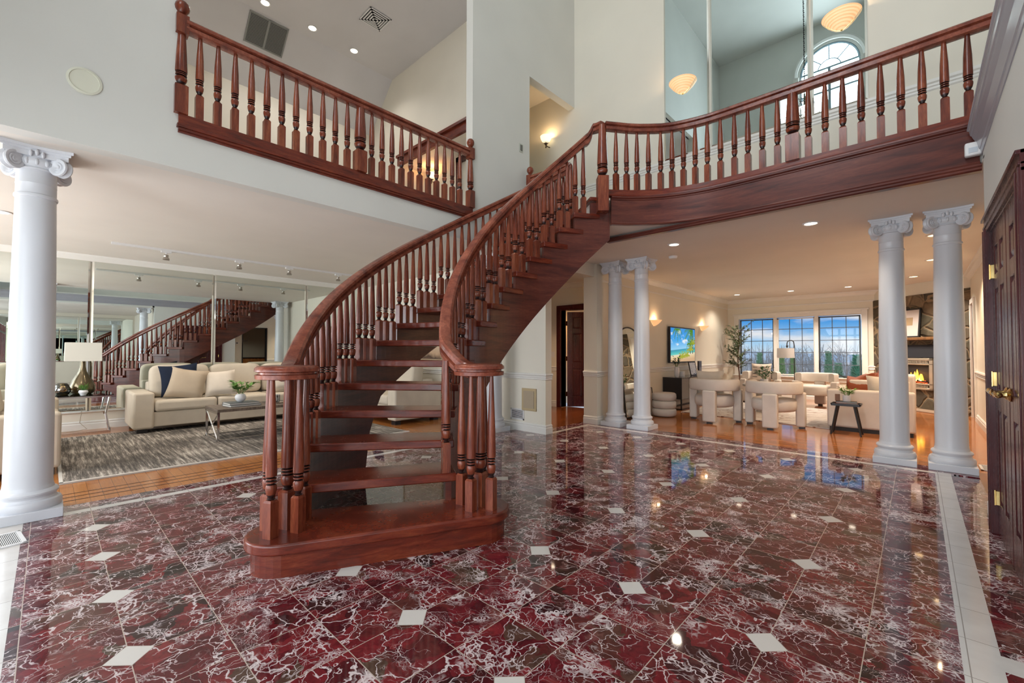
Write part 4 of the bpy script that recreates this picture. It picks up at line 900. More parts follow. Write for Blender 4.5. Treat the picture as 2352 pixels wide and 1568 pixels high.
# rug
RG = mat('grey_streaked_rug',(.3,.28,.25),.95,spec=.1); g = NG(RG); p = g.pos()
n1 = g.noise(g.map(p,(.6,10,1)),3,6,.8); n2 = g.noise(g.map(p,(1.0,1.0,1)),1.1,3,.5); v = g.math('ADD', g.math('MULTIPLY',n1,.7), g.math('MULTIPLY',n2,.3))
g.l(g.ramp(v,[(.40,(.07,.065,.06)),(.49,(.15,.135,.12)),(.54,(.28,.25,.22)),(.61,(.56,.52,.46))]), g.b.inputs['Base Color']); g.bump(g.noise(p,260,2),.3,.004)
rgo = thing('area_rug','grey and cream streaked rug under the coffee table in the living room','rug',(0,0,0))
obj('pile', MB().prism([(-8.6,.10),(-5.69,.10),(-5.63,3.72),(-8.6,3.72)],.001,.014), RG, rgo)
obj('edge_binding', MB().prism([(-5.70,.085),(-5.665,.085),(-5.605,3.735),(-5.64,3.735)],.001,.016).prism([(-8.6,.085),(-5.67,.085),(-5.67,.11),(-8.6,.11)],.001,.016), mat('white_binding',(.6,.58,.54),.9), rgo)
# painting on the corner wall & outlets
ART = mat('abstract_landscape_print',(.4,.3,.2),.6); g = NG(ART); sx = g.n('SeparateXYZ'); g.l(g.pos(), sx.inputs[0]); nn_ = g.noise(g.map(g.pos(),(1,1,1)),3.5,4,.6)
g.l(g.ramp(g.math('ADD', g.math('MULTIPLY', g.math('SUBTRACT', sx.outputs[2], 1.0), 1.2), g.math('MULTIPLY', nn_, .35)), [(.1,(.22,.10,.05)),(.3,(.07,.035,.02)),(.42,(.50,.33,.20)),(.8,(.62,.50,.38))]), g.b.inputs['Base Color'])
pt = thing('painting','wide brown landscape painting on the corner wall, seen between the stair treads','painting',(-7.0,4.985,1.45))
obj('canvas', MB().box(-.60,-.028,-.38,.60,0,.38), ART, pt); obj('frame', MB().box(-.63,-.04,-.41,.63,0,-.38).box(-.63,-.04,.38,.63,0,.41).box(-.63,-.04,-.38,-.60,0,.38).box(.60,-.04,-.38,.63,0,.38), mat('tan_frame',(.45,.34,.20),.4), pt)

# ================================================================= FIREPLACE ROOM
def barrel(label, loc, rz):
    """chair faces local +y; back slab leg at -y"""
    t = thing('barrel_chair', label, 'chair', loc, rz, 'white boucle barrel chairs')
    RX, RY = .345, .33
    path = [(RX*sin(a), -RY*cos(a)+.02, 0) for a in [R(-118)+R(236)*i/26 for i in range(27)]]
    pr = [(-.05,.555),(-.058,.57),(-.06,.65),(-.058,.72),(-.045,.742),(0,.748),(.045,.742),(.058,.72),(.06,.65),(.058,.57),(.05,.555),(0,.548)]
    obj('backrest', MB().sweep(path, pr), F_WHITE, t, smooth=70)
    seat = MB().lathe([(0,.26),(.24,.26),(.30,.275),(.325,.31),(.33,.37),(.325,.43),(.30,.465),(.24,.478),(0,.485)], n=32); seat.v = [(x*.98,y*.98+.03,z) for x,y,z in seat.v]
    obj('seat', seat, F_WHITE, t, smooth=60)
    obj('leg', MB().box(-.105,-.405,.03,.105,-.26,.56), F_WHITE, t, bevel=.025, seg=3)
    for s_ in (-1,1): obj('leg', MB().box(s_*.36-.065,.02,.03,s_*.36+.065,.24,.57), F_WHITE, t, bevel=.025, seg=3)
    for x, y in ((0,-.33),(-.37,.13),(.37,.13)): obj('foot', MB().box(x-.04,y-.04,0,x+.04,y+.04,.032), BLACKM, t)
    return t
c1 = barrel('left of the two white barrel chairs with their backs to the foyer',(-2.63,8.02,0),R(6))
def bdup(loc, rz, lb): return dup(c1, loc, rz, lb)
bdup((-1.72,8.06,0), R(4), 'right of the two white barrel chairs with their backs to the foyer')
bdup((-2.76,11.75,0), R(184), 'far white barrel chair with a striped pillow by the left window panel')
bdup((-1.66,11.75,0), R(176), 'far white barrel chair under the right window panel, beside the floor lamp')
STR = fabric('cream_dash_cotton',(.62,.52,.44))
sp2 = pillow((-2.80,11.93,.72), .44, .15, R(2), R(-12), STR, 'cream pillow with black dashes on the far left barrel chair')
db = MB()
for zz in (-.13,-.05,.03,.11):
    for xx in (-.12,0.06): db.box(xx-.05,-.085,zz-.006,xx+.05,-.078,zz+.006)
do = obj('dash_pattern', db, BLACKM, sp2); do.matrix_local = Matrix.Rotation(R(2),4,'Z') @ Matrix.Rotation(R(-12),4,'X')
pillow((-2.72,8.10,.66), .46, .15, R(12), R(10), F_LIGHT, 'off-white pillow sticking out of the near left barrel chair')
t = thing('round_table','low round cream table between the barrel chairs','table',(-2.2,9.9,.013))
obj('tabletop', MB().lathe([(0,.50),(.44,.50),(.46,.515),(.46,.545),(.44,.56),(0,.56)], n=36), F_WHITE, t, smooth=40); obj('base', MB().lathe([(.22,.0),(.22,.50)], n=28), F_WHITE, t, smooth=40)
plant('potted_plant','leafy green plant in a glass pot on the low round table','plant',(-2.25,9.8,.573),[(.05,0),(.07,.04),(.07,.10),(.06,.10)],110,.20,.26,.085,LEAF,potm=WHITEC,seed=12,stems=11)
tag(obj('tray', MB().lathe([(0,0),(.11,0),(.125,.03),(.115,.03),(.10,.012),(0,.012)], n=24), mat('orange_lacquer',(.45,.10,.025),.3), smooth=40, loc=(-1.98,9.95,.573)),'orange wooden dish on the low round table','dish')
fl = thing('floor_lamp','black floor lamp with a grey drum shade between the far barrel chairs','lamp',(-2.21,12.5,0))
obj('base', MB().lathe([(0,0),(.13,0),(.13,.015),(.02,.025),(0,.025)], n=24), BLACKM, fl)
obj('pole', MB().tube([(0,0,.02),(0,0,1.40),(-.01,0,1.47),(-.05,0,1.50),(-.10,0,1.50),(-.14,0,1.47),(-.15,0,1.42),(-.15,0,1.32)], .011, 8), BLACKM, fl)
obj('switch', MB().lathe([(.02,1.33),(.025,1.345),(.02,1.38),(.012,1.385)], (-.15,0,0), 12), BLACKM, fl)
so = obj('lamp_shade', MB().lathe([(.19,1.07),(.185,1.31)], (-.18,0,0), 32), F_SHADE2, fl, smooth=60); so.modifiers.new('s','SOLIDIFY').thickness = .004
RG2 = mat('white_rug_with_brown_lines',(.6,.56,.52),.95,spec=.1); g = NG(RG2); q = g.map(g.pos(),(1.1,5.5,1),(0,0,.1)); d_ = g.vor(q,2.2)
nn_ = g.noise(g.pos(),30,3); g.l(g.mix(g.math('LESS_THAN', g.math('MULTIPLY_ADD', nn_, .06, d_), .065), (.58,.54,.51), (.22,.14,.11)), g.b.inputs['Base Color'])
tag(obj('area_rug', MB().prism([(-3.50,8.72),(-1.03,8.42),(-.5,11.1),(-3.3,11.4)],.001,.013), RG2),'white rug with irregular brown lines in the fireplace room','rug')
sf = thing('armchair','off-white square armchair turned away from the foyer, behind the black stool','armchair',(-1.05,8.35,0))
obj('back', MB().box(0,0,.06,1.02,.20,.635), F_WHITE, sf, bevel=.03, seg=3)
for x in (0,.84): obj('arm', MB().box(x,.16,.06,x+.18,.92,.58), F_WHITE, sf, bevel=.03, seg=3)
obj('seat_cushion', MB().box(.18,.2,.25,.84,.90,.44), F_WHITE, sf, bevel=.04, seg=3)
obj('base', MB().box(.03,.03,.0,.99,.89,.25), mat('black_plinth',(.02,.018,.016),.6), sf)
ac = thing('armchair','off-white armchair draped with a rust throw near the stone fireplace','armchair',(-.95,10.7,0))
obj('seat', MB().box(.0,-.35,.1,.85,.45,.44), F_WHITE, ac, bevel=.04, seg=3)
for y in (-.47,.40): obj('arm', MB().box(0,y,.05,.85,y+.17,.70), F_WHITE, ac, bevel=.035, seg=3)
obj('back', MB().box(.72,-.40,.1,.92,.50,.80), F_WHITE, ac, bevel=.04, seg=3)
rr = random.Random(5); b = MB(); nx, ny = 14, 12; vs = []
for j in range(ny+1):
    for i in range(nx+1):
        u = i/nx; v = j/ny; x = -.03+.62*u; y = -.48-.0+.30*v
        z = .725+.03*sin(u*9+v*4)+.02*sin(v*13)+(.10*u if v > .5 else 0); 
        if v < .25: y = -.50; z = .72-(.25-v)*1.6+.01*sin(u*20)
        vs.append((x,y,z))
b.add(vs, [(j*(nx+1)+i, j*(nx+1)+i+1, (j+1)*(nx+1)+i+1, (j+1)*(nx+1)+i) for j in range(ny) for i in range(nx)])
th_ = obj('throw_blanket', b, F_RUST, smooth=180, loc=(-.95,10.7,0)); th_.modifiers.new('s','SOLIDIFY').thickness = .012; tag(th_, 'rust throw crumpled over the arm of the armchair near the fireplace', 'throw')
pillow((-.42,10.78,.84), .42, .15, R(-60), R(-14), F_RUST, 'rust pillow standing with a corner up in the armchair near the fireplace', roll=R(30))
pillow((-.62,10.52,.66), .38, .14, R(-30), R(-30), F_LIGHT, 'off-white pillow in front of the rust pillow near the fireplace')
pillow((-.36,8.72,.62), .48, .16, R(10), R(10), F_LIGHT, 'off-white pillow showing above the back of the armchair behind the black stool')
# black stool with plant and books
sl = thing('side_stool','small black stool with tapering legs holding a plant and books','stool',(-.78,8.07,0))
obj('seat', MB().box(-.17,-.13,.425,.17,.13,.445).box(-.175,-.135,.44,-.16,.135,.46).box(.16,-.135,.44,.175,.135,.46).box(-.175,-.135,.44,.175,-.12,.46).box(-.175,.12,.44,.175,.135,.46), BLACKM, sl)
for sx_ in (-1,1):
    for sy_ in (-1,1): obj('leg', MB().tube([(sx_*.10,sy_*.07,.43),(sx_*.175,sy_*.13,0)], [.018,.011], 8), BLACKM, sl)
RUSTB = mat('rust_book_cover',(.38,.09,.03),.5); BLKB = mat('black_book_cover',(.02,.02,.02),.5)
book((-.78,8.07,.4455), R(12), .25, .17, .022, RUSTB, 'rust covered book on the black stool, bottom of the stack')
book((-.78,8.07,.4675), R(6), .25, .17, .020, BLKB, 'black covered book on the black stool, top of the stack')
plant('potted_plant','small green plant in a white cylinder pot on the black stool','plant',(-.77,8.05,.488),[(.045,0),(.05,.005),(.052,.09),(.046,.09)],90,.13,.12,.06,LEAF2,seed=21,stems=12,leafw=.4)
tag(obj('wooden_tag', MB().box(-.03,-.006,0,.03,.006,.10), mat('tan_wood',(.22,.10,.05),.5), loc=(-.885,8.08,.488)),'small tan wooden block behind the pot on the black stool','ornament')
# console under the television
cs = thing('console_table','black metal console table with a grey front under the television','console',(-3.99,9.0,0))
obj('body', MB().box(0,0,.22,.40,1.85,.66), BLACKM, cs); obj('top', MB().box(-.0,-.01,.66,.41,1.86,.675), mat('smoked_top',(.06,.06,.065),.12), cs)
for y in (.36,.73,1.10,1.47): obj('door', MB().box(.40,y-.36,.23,.408,y-.005,.65), mat('grey_front',(.16,.15,.145),.4), cs)
f_ = MB()
for y in (0,1.825): f_.box(0,y,0,.025,y+.025,.22).box(.375,y,0,.40,y+.025,.22).box(0,y,0,.40,y+.025,.025)
f_.box(0,0,0,.025,1.85,.02).box(.375,0,0,.40,1.85,.02); obj('leg_frame', f_, BLACKM, cs)
plant('potted_plant','dark leaved plant in a white vase on the black console','plant',(-3.78,9.22,.675),[(.035,0),(.05,.03),(.055,.12),(.045,.20),(.04,.22),(.036,.215)],90,.12,.22,.06,mat('dark_leaf',(.03,.06,.03),.5),seed=31,stems=10)
tag(obj('candle_jar', MB().lathe([(.0,0),(.055,0),(.058,.006),(.058,.11),(.052,.11),(.05,.09),(0,.09)], n=24), WHITEC, smooth=40, loc=(-3.78,9.50,.675)),'white candle jar beside the vase on the black console','candle')
pf = thing('picture_frame','leaning black framed print of a white and blue figure on the console','frame',(-3.74,10.10,.675),R(78))
M_ = Matrix.Rotation(R(-12),4,'X')
obj('frame', MB().box(-.13,-.01,0,.13,.008,.02,M_).box(-.13,-.01,.30,.13,.008,.32,M_).box(-.13,-.01,0,-.115,.008,.32,M_).box(.115,-.01,0,.13,.008,.32,M_), BLACKM, pf)
FIG = mat('blue_white_print',(.6,.65,.75),.3); g = NG(FIG); g.l(g.ramp(g.noise(g.pos(),9,2,.5,dist=1.5),[(.45,(.62,.68,.78)),(.56,(.62,.68,.78)),(.58,(.06,.10,.22))]), g.b.inputs['Base Color']); obj('print', MB().box(-.115,-.006,.02,.115,.004,.30,M_), FIG, pf)
tag(obj('box', MB().box(-.10,-.14,0,.10,.14,.045), BLKB, bevel=.004, loc=(-3.78,10.62,.675)),'flat black box on the far end of the console','box')
bk = thing('photo_block','dark upright photo block standing on the flat black box','ornament',(-3.79,10.58,.72)); obj('block', MB().box(-.02,-.085,0,.02,.085,.28), mat('dark_photo',(.05,.04,.045),.3), bk, bevel=.003); obj('photo', MB().box(.02,-.075,.02,.0215,.075,.13), mat('grey_photo',(.18,.17,.18),.3), bk)
# television with a beach picture
tv = thing('television','black framed television showing a tropical beach with palms','television',(-3.975,9.95,.97))
obj('bezel', MB().box(0,-.72,0,.05,.72,.80), BLACKM, tv, bevel=.004)
SCR = mat('beach_screen',(0,0,0),.3); g = NG(SCR); sx = g.n('SeparateXYZ'); g.l(g.pos(), sx.inputs[0]); zz = g.math('DIVIDE', g.math('SUBTRACT', sx.outputs[2], .99), .76)
yv = g.math('DIVIDE', g.math('SUBTRACT', sx.outputs[1], 9.25), 1.4)
zs = g.math('SUBTRACT', zz, g.math('MULTIPLY', yv, .10))
base = g.ramp(zs, [(0,(.66,.40,.20)),(.10,(.80,.58,.30)),(.17,(.85,.75,.50)),(.20,(.10,.62,.55)),(.30,(.02,.36,.45)),(.335,(.02,.28,.45)),(.34,(.30,.66,.92)),(.6,(.03,.38,.85)),(1,(.01,.25,.75))])
cl = g.math('MULTIPLY', g.framp(g.noise(g.map(g.pos(),(1,1.2,3)),3.2,5,.6),.54,.66), g.framp(zz,.34,.36)); base = g.mix(cl, base, (.85,.9,.95))
g.l(base, g.b.inputs['Emission Color']); g.b.inputs['Emission Strength'].default_value = .9
scn = obj('screen', MB().box(.048,-.695,.025,.052,.695,.775), SCR, tv)
PG = mat('screen_palm_green',(0,0,0),.5,emit=(.09,.26,.02),estr=.9); PG2 = mat('screen_palm_yellow',(0,0,0),.5,emit=(.40,.42,.04),estr=.9); PT = mat('screen_trunk',(0,0,0),.5,emit=(.10,.05,.03),estr=.9)
rr = random.Random(2)
def frond(b, y, z, a, L):
    for k in range(12):
        f = k/12; px = y+L*f*cos(a); pz = z+L*f*sin(a)-L*.35*f*f
        for s_ in (-1,1):
            q = a+s_*1.1; l_ = L*.28*(1-f*.7); b.add([(.0535,px,pz),(.0535,px+l_*cos(q),pz+l_*sin(q)-l_*.5),(.0535,px+.03,pz+.005)],[(0,1,2)])
def clampb(b): b.v = [(x,min(.69,max(-.69,y)),min(.77,max(.03,z))) for x,y,z in b.v]; return b
b = MB()
for a in (2.6,3.0,3.4,3.9,4.3,5.0): frond(b,.50,.80,a,.46)
for a in (-.4,-.9,-2.2,-2.7,-1.5): frond(b,-.35,.86,a,.30)
for a in (.5,1.1,1.6,2.2,2.8): frond(b,.42,.42,a,.24)
obj('palm_fronds', clampb(b), PG, scn); b = MB()
for y_,z_ in ((-.12,.13),(.16,.16),(.40,.30),(.55,.45)):
    for a in (.3,.8,1.3,1.8,2.3,2.9): frond(b,y_,z_,a,.22)
obj('young_palms', clampb(b), PG2, scn)
obj('palm_trunks', MB().add([(.053,.40,.2),(.053,.44,.2),(.053,.50,.775),(.053,.46,.775)],[(0,1,2,3)]).add([(.053,.53,.2),(.053,.57,.2),(.053,.58,.775),(.053,.55,.775)],[(0,1,2,3)]), PT, scn)
# olive tree
ot = thing('olive_tree','tall slender potted olive tree in the window corner','tree',(-3.52,12.70,0)); rr = random.Random(17)
obj('pot', MB().lathe([(.12,0),(.16,.03),(.18,.28),(.165,.30),(.15,.27)], n=24), mat('woven_basket',(.35,.25,.15),.9), ot, smooth=40)
sb_ = MB(); lb = MB(); trunk = [Vector((.02*sin(i*1.3),.02*cos(i*1.1),.25+i*.22)) for i in range(8)]; sb_.tube(trunk, [.02-.0018*i for i in range(8)], 6)
for k in range(46):
    f = rr.uniform(.33,1); i = f*7; p = trunk[int(min(6,i))].lerp(trunk[int(min(6,i))+1], min(1,i-int(min(6,i)))); a = rr.uniform(0,2*pi); L = rr.uniform(.16,.34)*(1.15-.4*abs(f-.65))
    e_ = p+Vector((cos(a)*L, sin(a)*L, L*rr.uniform(.3,1.0))); sb_.tube([p,(p+e_)/2+Vector((0,0,-.01)),e_], [.006,.004,.002], 4)
    for q in range(26):
        u = rr.uniform(.15,1); pp = p.lerp(e_, u); lb.leaf(pp, (cos(a)+rr.uniform(-1,1), sin(a)+rr.uniform(-1,1), rr.uniform(-.3,1)), rr.uniform(.07,.11), .032)
obj('trunk', sb_, SOIL, ot); obj('leaves', lb, LEAF3, ot)
# leaning floor mirror and pouf
fm = thing('floor_mirror','tall arched mirror in a thin black frame leaning against the television wall','mirror',(-3.97,7.35,0),R(90))
M_ = Matrix.Rotation(R(-5.5),4,'X'); op = [(-.36,.02),(.36,.02),(.36,1.45)]+[(.36*cos(a),1.45+.20*sin(a)) for a in [pi*i/16 for i in range(1,16)]]+[(-.36,1.45)]
b = MB(); vs = [M_ @ Vector((x,-.20,z)) for x,z in op]; b.add(vs, [list(range(len(op)))]); obj('glass', b, MIRROR, fm)
obj('frame', MB().tube([M_ @ Vector((x,-.20,z)) for x,z in op+[op[0]]], .014, 6), BLACKM, fm)
fm2 = thing('picture_frame','small black framed canvas leaning low behind the paired columns','frame',(-3.93,7.95,0),R(90)); obj('canvas', MB().box(-.16,-.15,0,.16,-.12,.50,Matrix.Rotation(R(-6),4,'X')), F_LIGHT, fm2); obj('frame', MB().tube([Matrix.Rotation(R(-6),4,'X') @ Vector(p) for p in [(-.16,-.155,.01),(.16,-.155,.01),(.16,-.155,.5),(-.16,-.155,.5),(-.16,-.155,.01)]], .01, 4), BLACKM, fm2)
pf_ = thing('pouf','round off-white pouf with stitched tiers behind the second far column','pouf',(-3.52,7.98,0))
for k in range(3): obj('tier', MB().lathe([(0,.01+.145*k),(.19,.01+.145*k),(.215,.03+.145*k),(.222,.08+.145*k),(.215,.135+.145*k),(.19,.152+.145*k),(0,.155+.145*k)], n=28), F_WHITE, pf_, smooth=60)
# stone fireplace on the diagonal wall: local x along wall (NW->SE), faces local -y
FO = (-.76,13.4,0); FR = R(-45)
STN = mat('fieldstone',(.1,.07,.05),.8); g = NG(STN); p = g.pos(); nz_ = g.n('TexNoise'); g.l(p, nz_.inputs['Vector']); nz_.inputs['Scale'].default_value = 3
qq = g.vmath('ADD', p, g.scale(g.vmath('SUBTRACT', nz_.outputs['Color'], (.5,.5,.5)), .22)); de = g.vor(qq, 3.6); vc = g.n('TexVoronoi', feature='F1'); g.l(qq, vc.inputs['Vector']); vc.inputs['Scale'].default_value = 3.6
sc_ = g.n('SeparateColor'); g.l(vc.outputs['Color'], sc_.inputs[0]); base = g.ramp(sc_.outputs[0], [(0,(.07,.058,.04)),(.35,(.13,.095,.06)),(.6,(.09,.085,.055)),(.8,(.19,.125,.07)),(1,(.24,.17,.10))])
base = g.mix(g.framp(g.noise(p,14,5,.7),.3,.75), g.mix(.45, base,(.02,.016,.012)), base); g.l(g.mix(g.framp(de,.035,.05), (.24,.17,.10), base), g.b.inputs['Base Color']); g.bump(g.framp(de,0,.12), .8, .04)
fp_ = MB(); 
for a in ((0,0,.0,2.14,.16,2.44),): fp_.box(*a)
fw_ = struct('wall_fireplace', fp_, STN, label='brown fieldstone fireplace wall set diagonally in the corner'); fw_.location = FO; fw_.rotation_euler.z = FR
struct('wall_fireplace_upper', MB().box(0,.02,2.44,2.14,.16,CZ), P_WALL).location = FO; bpy.data.objects['wall_fireplace_upper'].rotation_euler.z = FR
def fplace(o): o.location = FO; o.rotation_euler.z = FR; return o
tag(fplace(obj('mantel_shelf', MB().box(.35,-.16,1.47,1.95,.0,1.53), wood('rustic_mantel_wood',(.10,.045,.015),(.20,.09,.03),(.28,.14,.05),(6,6,2),rough=.55,coat=0), bevel=.01)),'rustic wooden mantel shelf on the stone fireplace','mantel')
tag(fplace(obj('fireplace_valance', MB().box(.62,-.05,1.10,1.46,.0,1.37), mat('charcoal_cloth',(.018,.020,.028),.9), bevel=.004)),'charcoal fabric panel above the fireplace insert','panel')
fi = thing('fireplace_insert','steel fireplace insert with a lit fire set in the stone wall','fireplace',FO,FR)
x0,x1,z0,z1 = .66,1.43,.43,1.09
CSTEEL = mat('champagne_steel',(.52,.46,.38),.35,.6)
obj('surround', MB().box(x0,-.05,z0,x0+.07,0,z1).box(x1-.07,-.05,z0,x1,0,z1).box(x0,-.05,z1-.05,x1,0,z1).box(x0,-.05,z0,x1,0,z0+.04).box(x0,-.05,z1-.14,x1,0,z1-.11).box(x0,-.05,z0+.10,x1,0,z0+.13), CSTEEL, fi, bevel=.004)
obj('firebox', MB().box(x0+.07,-.012,z0+.04,x1-.07,-.004,z1-.05), DARK, fi)
for zc in (z1-.08, z0+.07):
    b = MB()
    for k in range(18): xx = x0+.09+k*(x1-x0-.18)/18; b.box(xx,-.045,zc-.022,xx+.018,-.015,zc+.022,)
    obj('vent_louvre', b, CSTEEL, fi)
FLM = mat('flame',(0,0,0),.5,emit=(1,.42,.03),estr=5); FLM2 = mat('flame_core',(0,0,0),.5,emit=(1,.85,.20),estr=7); EMB = mat('ember',(.05,.01,.005),.8,emit=(1,.10,.02),estr=2)
b = MB(); b2 = MB(); rr = random.Random(4)
for k in range(15):
    xx = 1.045+rr.uniform(-.17,.17); hh = (.32-abs(xx-1.045)*1.1)*rr.uniform(.6,1); w_ = rr.uniform(.018,.035)
    for bb_, s_ in ((b,1),(b2,.55)): bb_.lathe([(w_*s_*.6,0),(w_*s_,.03*s_),(w_*s_*.8,hh*s_*.4),(w_*s_*.35,hh*s_*.8),(.001,hh*s_)], (xx,-.03-.012*(s_<1),z0+.18), 6)
obj('flame', b, FLM, fi, smooth=80); obj('flame', b2, FLM2, fi, smooth=80)
b = MB()
for k in range(60): b.cushion((x0+.14+rr.random()*(x1-x0-.28),-.03,z0+.14+rr.random()*.05), (.035,.02,.02), e=.8, n=3)
obj('embers', b, EMB, fi); obj('log', MB().tube([(x0+.15,-.035,z0+.17),(1.05,-.035,z0+.20),(x1-.14,-.035,z0+.165)], [.018,.022,.017], 8), mat('charred_log',(.02,.012,.01),.9), fi)
point('fire_glow', (1.045,-.12,z0+.28), 3, (1,.4,.1), .05, fi)
tag(fplace(obj('hearth', MB().box(.45,-.35,.001,1.9,0,.025), paint('hearth_stone',(.36,.26,.19),.6), bevel=.004)),'flat stone hearth slab under the fireplace insert','hearth')
pc = thing('framed_print','black framed landscape print leaning on the mantel','picture',FO,FR); M_ = Matrix.Translation((0,-.11,1.53)) @ Matrix.Rotation(R(-5),4,'X')
obj('frame', MB().box(.55,0,0,1.22,.02,.03,M_).box(.55,0,.59,1.22,.02,.62,M_).box(.55,0,0,.58,.02,.62,M_).box(1.19,0,0,1.22,.02,.62,M_), BLACKM, pc)
obj('mat_board', MB().box(.58,.004,.03,1.19,.016,.59,M_), mat('pinkish_mat_board',(.55,.48,.45),.8), pc); obj('print', MB().box(.74,.002,.26,1.06,.005,.43,M_), mat('tan_landscape_print',(.36,.25,.14),.7), pc)

# ================================================================= FIXTURES
def vent(name, label, w_, h_, n, M, parent=None, m=WHITEP, dark=True, split=0):
    t = thing(name, label, 'vent'); t.matrix_world = M
    obj('frame', MB().box(-w_/2,-.008,-h_/2,w_/2,0,-h_/2+.02).box(-w_/2,-.008,h_/2-.02,w_/2,0,h_/2).box(-w_/2,-.008,-h_/2,-w_/2+.02,0,h_/2).box(w_/2-.02,-.008,-h_/2,w_/2,0,h_/2), m, t)
    obj('backing', MB().box(-w_/2+.01,-.002,-h_/2+.01,w_/2-.01,-.0005,h_/2-.01), DARK if dark else m, t)
    b = MB()
    for k in range(n): z = -h_/2+.02+(h_-.04)*(k+.5)/n; b.box(-w_/2+.02,-.006,z-.22*(h_-.04)/n,w_/2-.02,-.003,z+.22*(h_-.04)/n)
    if split: b.box(-.015,-.008,-h_/2,.015,0,h_/2)
    obj('louvre', b, m, t); return t
def MW(loc, rz, rx=0): return Matrix.Translation(loc) @ Matrix.Rotation(rz,4,'Z') @ Matrix.Rotation(rx,4,'X')
vent('wall_vent','white louvred air vent low on the corner wall beside the tan access panel',.28,.17,9,MW((-4.56,4.999,.245),0))
ap_ = thing('access_panel','tan framed access panel low on the corner wall','panel',(-4.315,5.0,.485))
TAN = paint('tan_panel_paint',(.47,.36,.20),.5); obj('frame', MB().box(-.145,-.015,-.17,.145,0,.17), TAN, ap_, bevel=.006); obj('panel', MB().box(-.105,-.02,-.13,.105,-.014,.13), paint('dull_tan_paint',(.40,.32,.22),.6), ap_)
vent('floor_register','white floor register in the white tiles beside the left column',.30,.13,12,MW((-4.26,-.155,.001),R(8),-pi/2))
vent('floor_register','white floor register near the right column and double doors',.30,.12,10,MW((.52,6.72,.001),R(90),-pi/2))
vent('return_grille','dark louvred return air grille on the sloped loft ceiling',.62,.50,22,Matrix.Translation((-8.30,2.52,6.785)) @ Matrix.Rotation(R(45),4,'Y') @ Matrix.Rotation(R(90),4,'Z'),m=mat('grey_louvre',(.28,.29,.28),.5),split=1)
dv = thing('ceiling_diffuser','square white air diffuser on the loft ceiling','vent',(-6.81,3.78,6.998)); b = MB()
for k in range(5):
    a = .20-.038*k; b.box(-a,-a,-.012-.004*k,a,-a+.022,-.008-.004*k).box(-a,a-.022,-.012-.004*k,a,a,-.008-.004*k).box(-a,-a,-.012-.004*k,-a+.022,a,-.008-.004*k).box(a-.022,-a,-.012-.004*k,a,a,-.008-.004*k)
obj('vane', b, WHITEP, dv); obj('backing', MB().box(-.19,-.19,-.006,.19,.19,-.002), DARK, dv)
spk = thing('wall_speaker','round grey speaker grille with a cream rim on the wall above the left column','speaker',(XF+.001,.14,3.15),R(90))
Mx = Matrix.Rotation(pi/2,4,'X'); obj('rim', MB().lathe([(.094,0),(.094,.006),(.080,.009),(.078,.004)], n=40, M=Mx), paint('cream_rim',(.70,.70,.58),.5), spk); obj('grille', MB().lathe([(0,.003),(.079,.003),(.079,0)], n=40, M=Mx), paint('grey_grille',(.27,.31,.38),.8), spk)
sw = thing('light_switch','small wall switch plate beside the upper doorway','switch',(XF+.001,4.84,4.30),R(90)); obj('plate', MB().box(-.04,-.006,-.065,.04,0,.065), paint('ivory_plastic',(.52,.54,.46),.4), sw, bevel=.002); obj('toggle', MB().box(-.022,-.012,-.045,.022,-.006,.045), mat('dark_toggle',(.12,.12,.11),.4), sw)
ms = thing('motion_sensor','white motion sensor on the bridge fascia next to the closet wall','sensor',(.345,4.955,2.80)); obj('housing', MB().box(-.05,-.06,-.05,.045,0,.055), WHITEP, ms, bevel=.012); obj('lens', MB().box(-.03,-.064,-.03,.02,-.058,.01), mat('sensor_lens',(.5,.55,.6),.3), ms)
tag(obj('smoke_detector', MB().lathe([(0,-.035),(.05,-.035),(.062,-.02),(.065,0)], n=28), WHITEP, smooth=40, loc=(-2.74,6.57,CZ-.001)),'round white smoke detector on the ceiling between the column pairs','detector')
nh = thing('newel_post','dark newel post with a ball finial in the back hall by the door','newel',(-6.03,7.55,0)); obj('post', MB().lathe([(.05,0),(.05,.25),(.035,.28),(.045,.33),(.035,.38),(.03,.75),(.045,.80),(.045,.9),(.02,.93),(.045,.97),(.05,1.0),(.04,1.04),(0,1.06)], n=16), W_D, nh, smooth=50)
th2 = thing('thermostat','white thermostat on the wall by the kitchen doorway, seen in the mirror','thermostat',(.749,5.02,1.52),R(-90)); obj('plate', MB().box(-.06,-.02,-.05,.06,0,.05), WHITEP, th2, bevel=.004); obj('display', MB().box(-.03,-.023,-.01,.03,-.02,.03), DARK, th2)
sn2 = thing('light_switch','white switch plate on the wall left of the hall door','switch',(-5.93,7.678,1.15)); obj('plate', MB().box(-.035,-.005,-.06,.035,0,.06), WHITEP, sn2)

